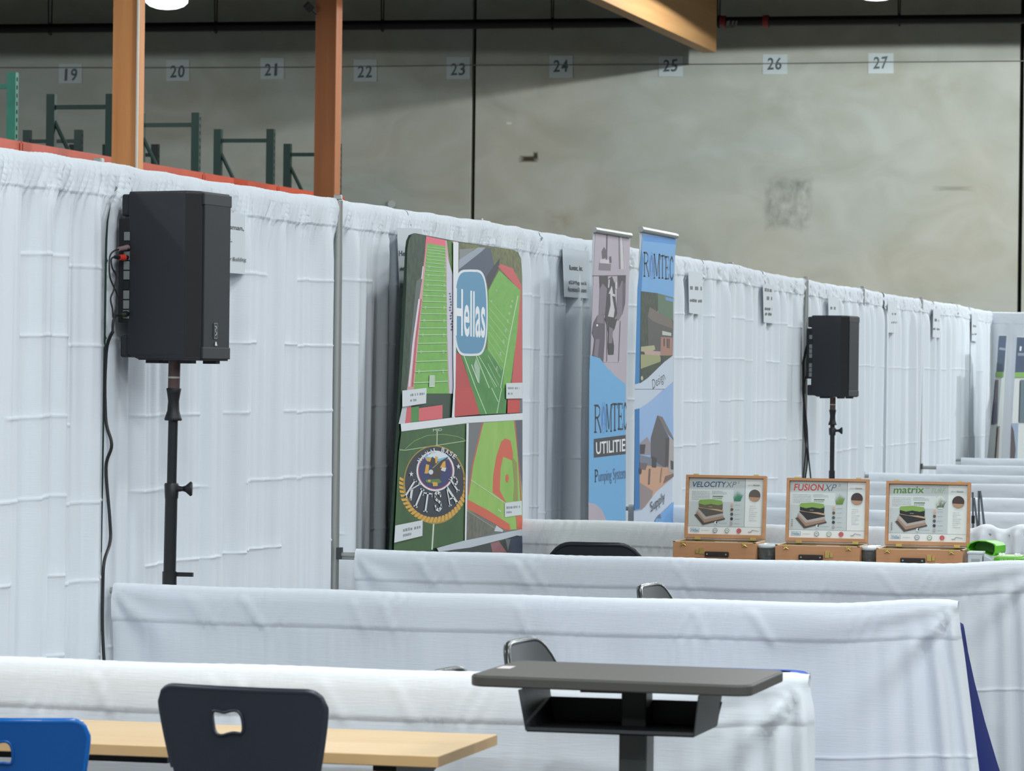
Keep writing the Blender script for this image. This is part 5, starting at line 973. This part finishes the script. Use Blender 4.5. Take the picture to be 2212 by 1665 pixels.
def shell_chair(x, y, top, rz, mtl, mrim, label, lean=.16, w=.43):
    t = thing_local('shell_chair', (x, y, 0), rz=rz, label=label, cat='chair', group='plastic school chairs at the maple table')
    hb = .235+.0; z0 = top-hb
    def bend(p, th=0): u, yy, v = p; return (u, yy-.05-(v)*lean-.028*(1-(2*u/w)**2)+.05, v+z0)
    me, edge = bool_shell(w, hb, [(a, b-.0) for a, b in HOLE], mtl)
    for v in me.vertices: v.co = bend(tuple(v.co))
    me.materials.clear(); me.materials.append(mtl); me.update()
    for p_ in me.polygons: p_.use_smooth = False
    o = bpy.data.objects.new('backrest', me); COL.objects.link(o); o.parent = t; md = o.modifiers.new('bevel', 'BEVEL'); md.width = .003; md.segments = 2; md.limit_method = 'ANGLE'; md.angle_limit = math.radians(50)
    try: me.shade_smooth()
    except Exception: pass
    m = MB(); m.tube([bend((a, .007, c_)) for a, b, c_ in edge], .0085, mrim, 8); m.build('rolled_edge', t)
    m = MB(); hp = [bend((a, .0, b)) for a, b in HOLE]; m.tube([(a, b-.002, c_) for a, b, c_ in hp], .0038, mtl, 6, closed=True); m.build('hole_lip', t)
    # seat bucket and lower back
    P = np.zeros((18, 15, 3))
    zseat = z0-.2
    for i in range(18):
        for j in range(15):
            u = -1+2*j/14; q = i/17
            if q < .35: k = q/.35; yy = -.03*(1-k)*0+.0+(.03+.05*k*k); zz = z0+.01-(.17)*k; ww = w*(.42+.0*k)
            else: k = (q-.35)/.65; yy = .08+.36*k; zz = z0-.16-.05*math.sin(min(1, k*1.8)*math.pi/2)+.015*k; ww = w*(.42+.05*k)
            P[i, j] = (u*ww, yy-.028*(1-u*u)*(1-q), zz+.025*abs(u)**3*(q > .3))
    m = MB(); m.grid(P, mtl); o2 = m.build('seat', t); sd = o2.modifiers.new('s', 'SOLIDIFY'); sd.thickness = .01
    zs = z0-.22
    for sx in (-1, 1):
        m = MB(); m.tube([(sx*w*.40, .12, zs-.0), (sx*w*.44, -.02, .012)], .011, ALU, 10); m.tube([(sx*w*.44, -.02, 0), (sx*w*.44, -.02, .02)], .015, BLK, 10); m.build('leg', t)
        m = MB(); m.tube([(sx*w*.40, .34, zs+.0), (sx*w*.44, .46, .012)], .011, ALU, 10); m.tube([(sx*w*.44, .46, 0), (sx*w*.44, .46, .02)], .015, BLK, 10); m.build('leg', t)
    m = MB(); m.tube([(-w*.40, .12, zs), (w*.40, .12, zs), (w*.40, .34, zs), (-w*.40, .34, zs)], .010, ALU, 8, closed=True); m.build('seat_frame', t)
    return t
NAVYP = mat('chair_navy_black', (37, 42, 54), .42, bump=((5, 5, 160), .12, .001)); NAVR = mat('chair_navy_rim', (44, 48, 60), .32)
BLUP = mat('chair_blue', (0, 78, 150), .32, bump=((4, 4, 90), .06, .001)); BLUR = mat('chair_blue_rim', (8, 96, 176), .22)
CY = -4.2; p = at(517, 1490, 1, CY); shell_chair(float(p[0]), CY+.06, float(p[2])+.0, math.radians(-7), NAVYP, NAVR, 'near-black plastic shell chair with a hand hole in its back')
CY = -4.2; p = at(146, 1562, 1, CY); shell_chair(float(p[0])-.185, CY+.1, float(p[2])-.004, math.radians(12), BLUP, BLUR, 'bright blue plastic shell chair cut off at the lower left corner', w=.385)
# ------------------------------------------------------------ standing desk
DX0, DX1, DY0, DY1, DZ = 2.388, 3.085, -3.955, -3.45, .96
DG = mat('desk_laminate', (88, 86, 80), .5, noise=((120, 120, 120), .3, (78, 77, 73)), spec=.35); DE = mat('desk_edge', (74, 73, 70), .5); DM = mat('desk_metal', (52, 55, 58), .42, bump=((300, 300, 300), .1, .0005))
t = empty('standing_desk', ((DX0+DX1)/2, (DY0+DY1)/2, 0), label='grey pedestal standing desk with rounded corners and an open book box', cat='desk')
def skew(u, v, w): k = (u-DX0)/(DX1-DX0); return (u, v-.05*k+.02, w)
m = MB(); m.prism(rrect(DX1-DX0, DY1-DY0, .045, 6, (DX0+DX1)/2, (DY0+DY1)/2), DZ-.026, DZ, DE, skew); m.build('desktop_edge', t, bev=.004)
m = MB(); m.prism(rrect(DX1-DX0-.008, DY1-DY0-.008, .041, 6, (DX0+DX1)/2, (DY0+DY1)/2), DZ-.001, DZ+.0012, DG, skew); m.build('desktop', t)
A = Art(px_plane((0, 0, DZ+.0016), (0, 0, 1)), .0004); A.poly([(1086, 1438), (1115, 1438.5), (1101, 1444), (1071, 1443)], C(214, 206, 206)); A.build('sticker', t)
bx0, bx1 = at(1128, 1500, 1, DY0+.02)[0], at(1513, 1512, 1, DY0+.02)[0]; bx0, bx1 = float(bx0), float(bx1); zt, zb = DZ-.028, DZ-.126; by0, by1 = DY0+.0, DY0+.30; e = .003
m = MB()
def plate(q, n, th=.003):
    q = [np.array(v, float) for v in q]; n = np.array(n, float)*th; m.add([tuple(v) for v in q]+[tuple(v+n) for v in q], [(0, 1, 2, 3), (7, 6, 5, 4), (0, 1, 5, 4), (1, 2, 6, 5), (2, 3, 7, 6), (3, 0, 4, 7)], DM)
ins = .014
plate([(bx0, by0-.01, zt), (bx0, by1, zt), (bx0+ins, by1, zb), (bx0+ins, by0+.01, zb)], (-1, 0, 0)); m.build('side_panel', t); m = MB()
plate([(bx1, by0-.01, zt), (bx1, by1, zt), (bx1-ins, by1, zb), (bx1-ins, by0+.01, zb)], (1, 0, 0)); m.build('side_panel', t); m = MB()
plate([(bx0+ins, by0+.01, zb), (bx1-ins, by0+.01, zb), (bx1-ins, by1, zb), (bx0+ins, by1, zb)], (0, 0, -1)); plate([(bx0+ins, by0+.01, zb-.003), (bx1-ins, by0+.01, zb-.003), (bx1-ins, by0+.01, zb+.008), (bx0+ins, by0+.01, zb+.008)], (0, 1, 0)); m.build('shelf', t); m = MB()
plate([(bx0+ins, by1, zb), (bx1-ins, by1, zb), (bx1, by1, zt-.040), (bx0, by1, zt-.040)], (0, 1, 0)); m.build('rear_panel', t); m = MB()
px0 = float(at(1340, 1620, 1, by1+.0)[0]); px1 = float(at(1395, 1620, 1, by1)[0]); pw = px1-px0; pc = (px0+px1)/2; pyc = (DY0+DY1)/2
POST = mat('desk_post', (92, 96, 97), .4); px0 = float(at(1340, 1620, 1, pyc-.04)[0]); px1 = float(at(1395, 1620, 1, pyc-.04)[0]); pc = (px0+px1)/2; pw = px1-px0
m = MB(); m.box((pc, pyc, .6), (pw*.98, .08, 2*(zt-.6)), mat('desk_post_inner', (66, 68, 70), .4)); m.build('post_upper', t, bev=.004)
m = MB(); m.box((pc, pyc, .43), (pw+.006, .09, .80), POST); m.build('post_lower', t, bev=.004)
for q in (-.018, .018): m = MB(); m.tube([(pc+q, pyc-.041, zb-.022), (pc+q, pyc-.044, zb-.022)], .003, BLK, 8); m.build('screw', t)
m = MB(); m.box((pc-.06, pyc, zt-.008), (.12, .2, .014), DM); m.build('mounting_plate', t)
m = MB(); m.box((pc, pyc, .022), (.56, .08, .04), DM); m.box((pc-.25, pyc, .022), (.06, .5, .04), DM); m.box((pc+.25, pyc, .022), (.06, .5, .04), DM); m.build('base', t, bev=.006)
for o in bpy.data.objects:
    if '_local' in o: del o['_local']
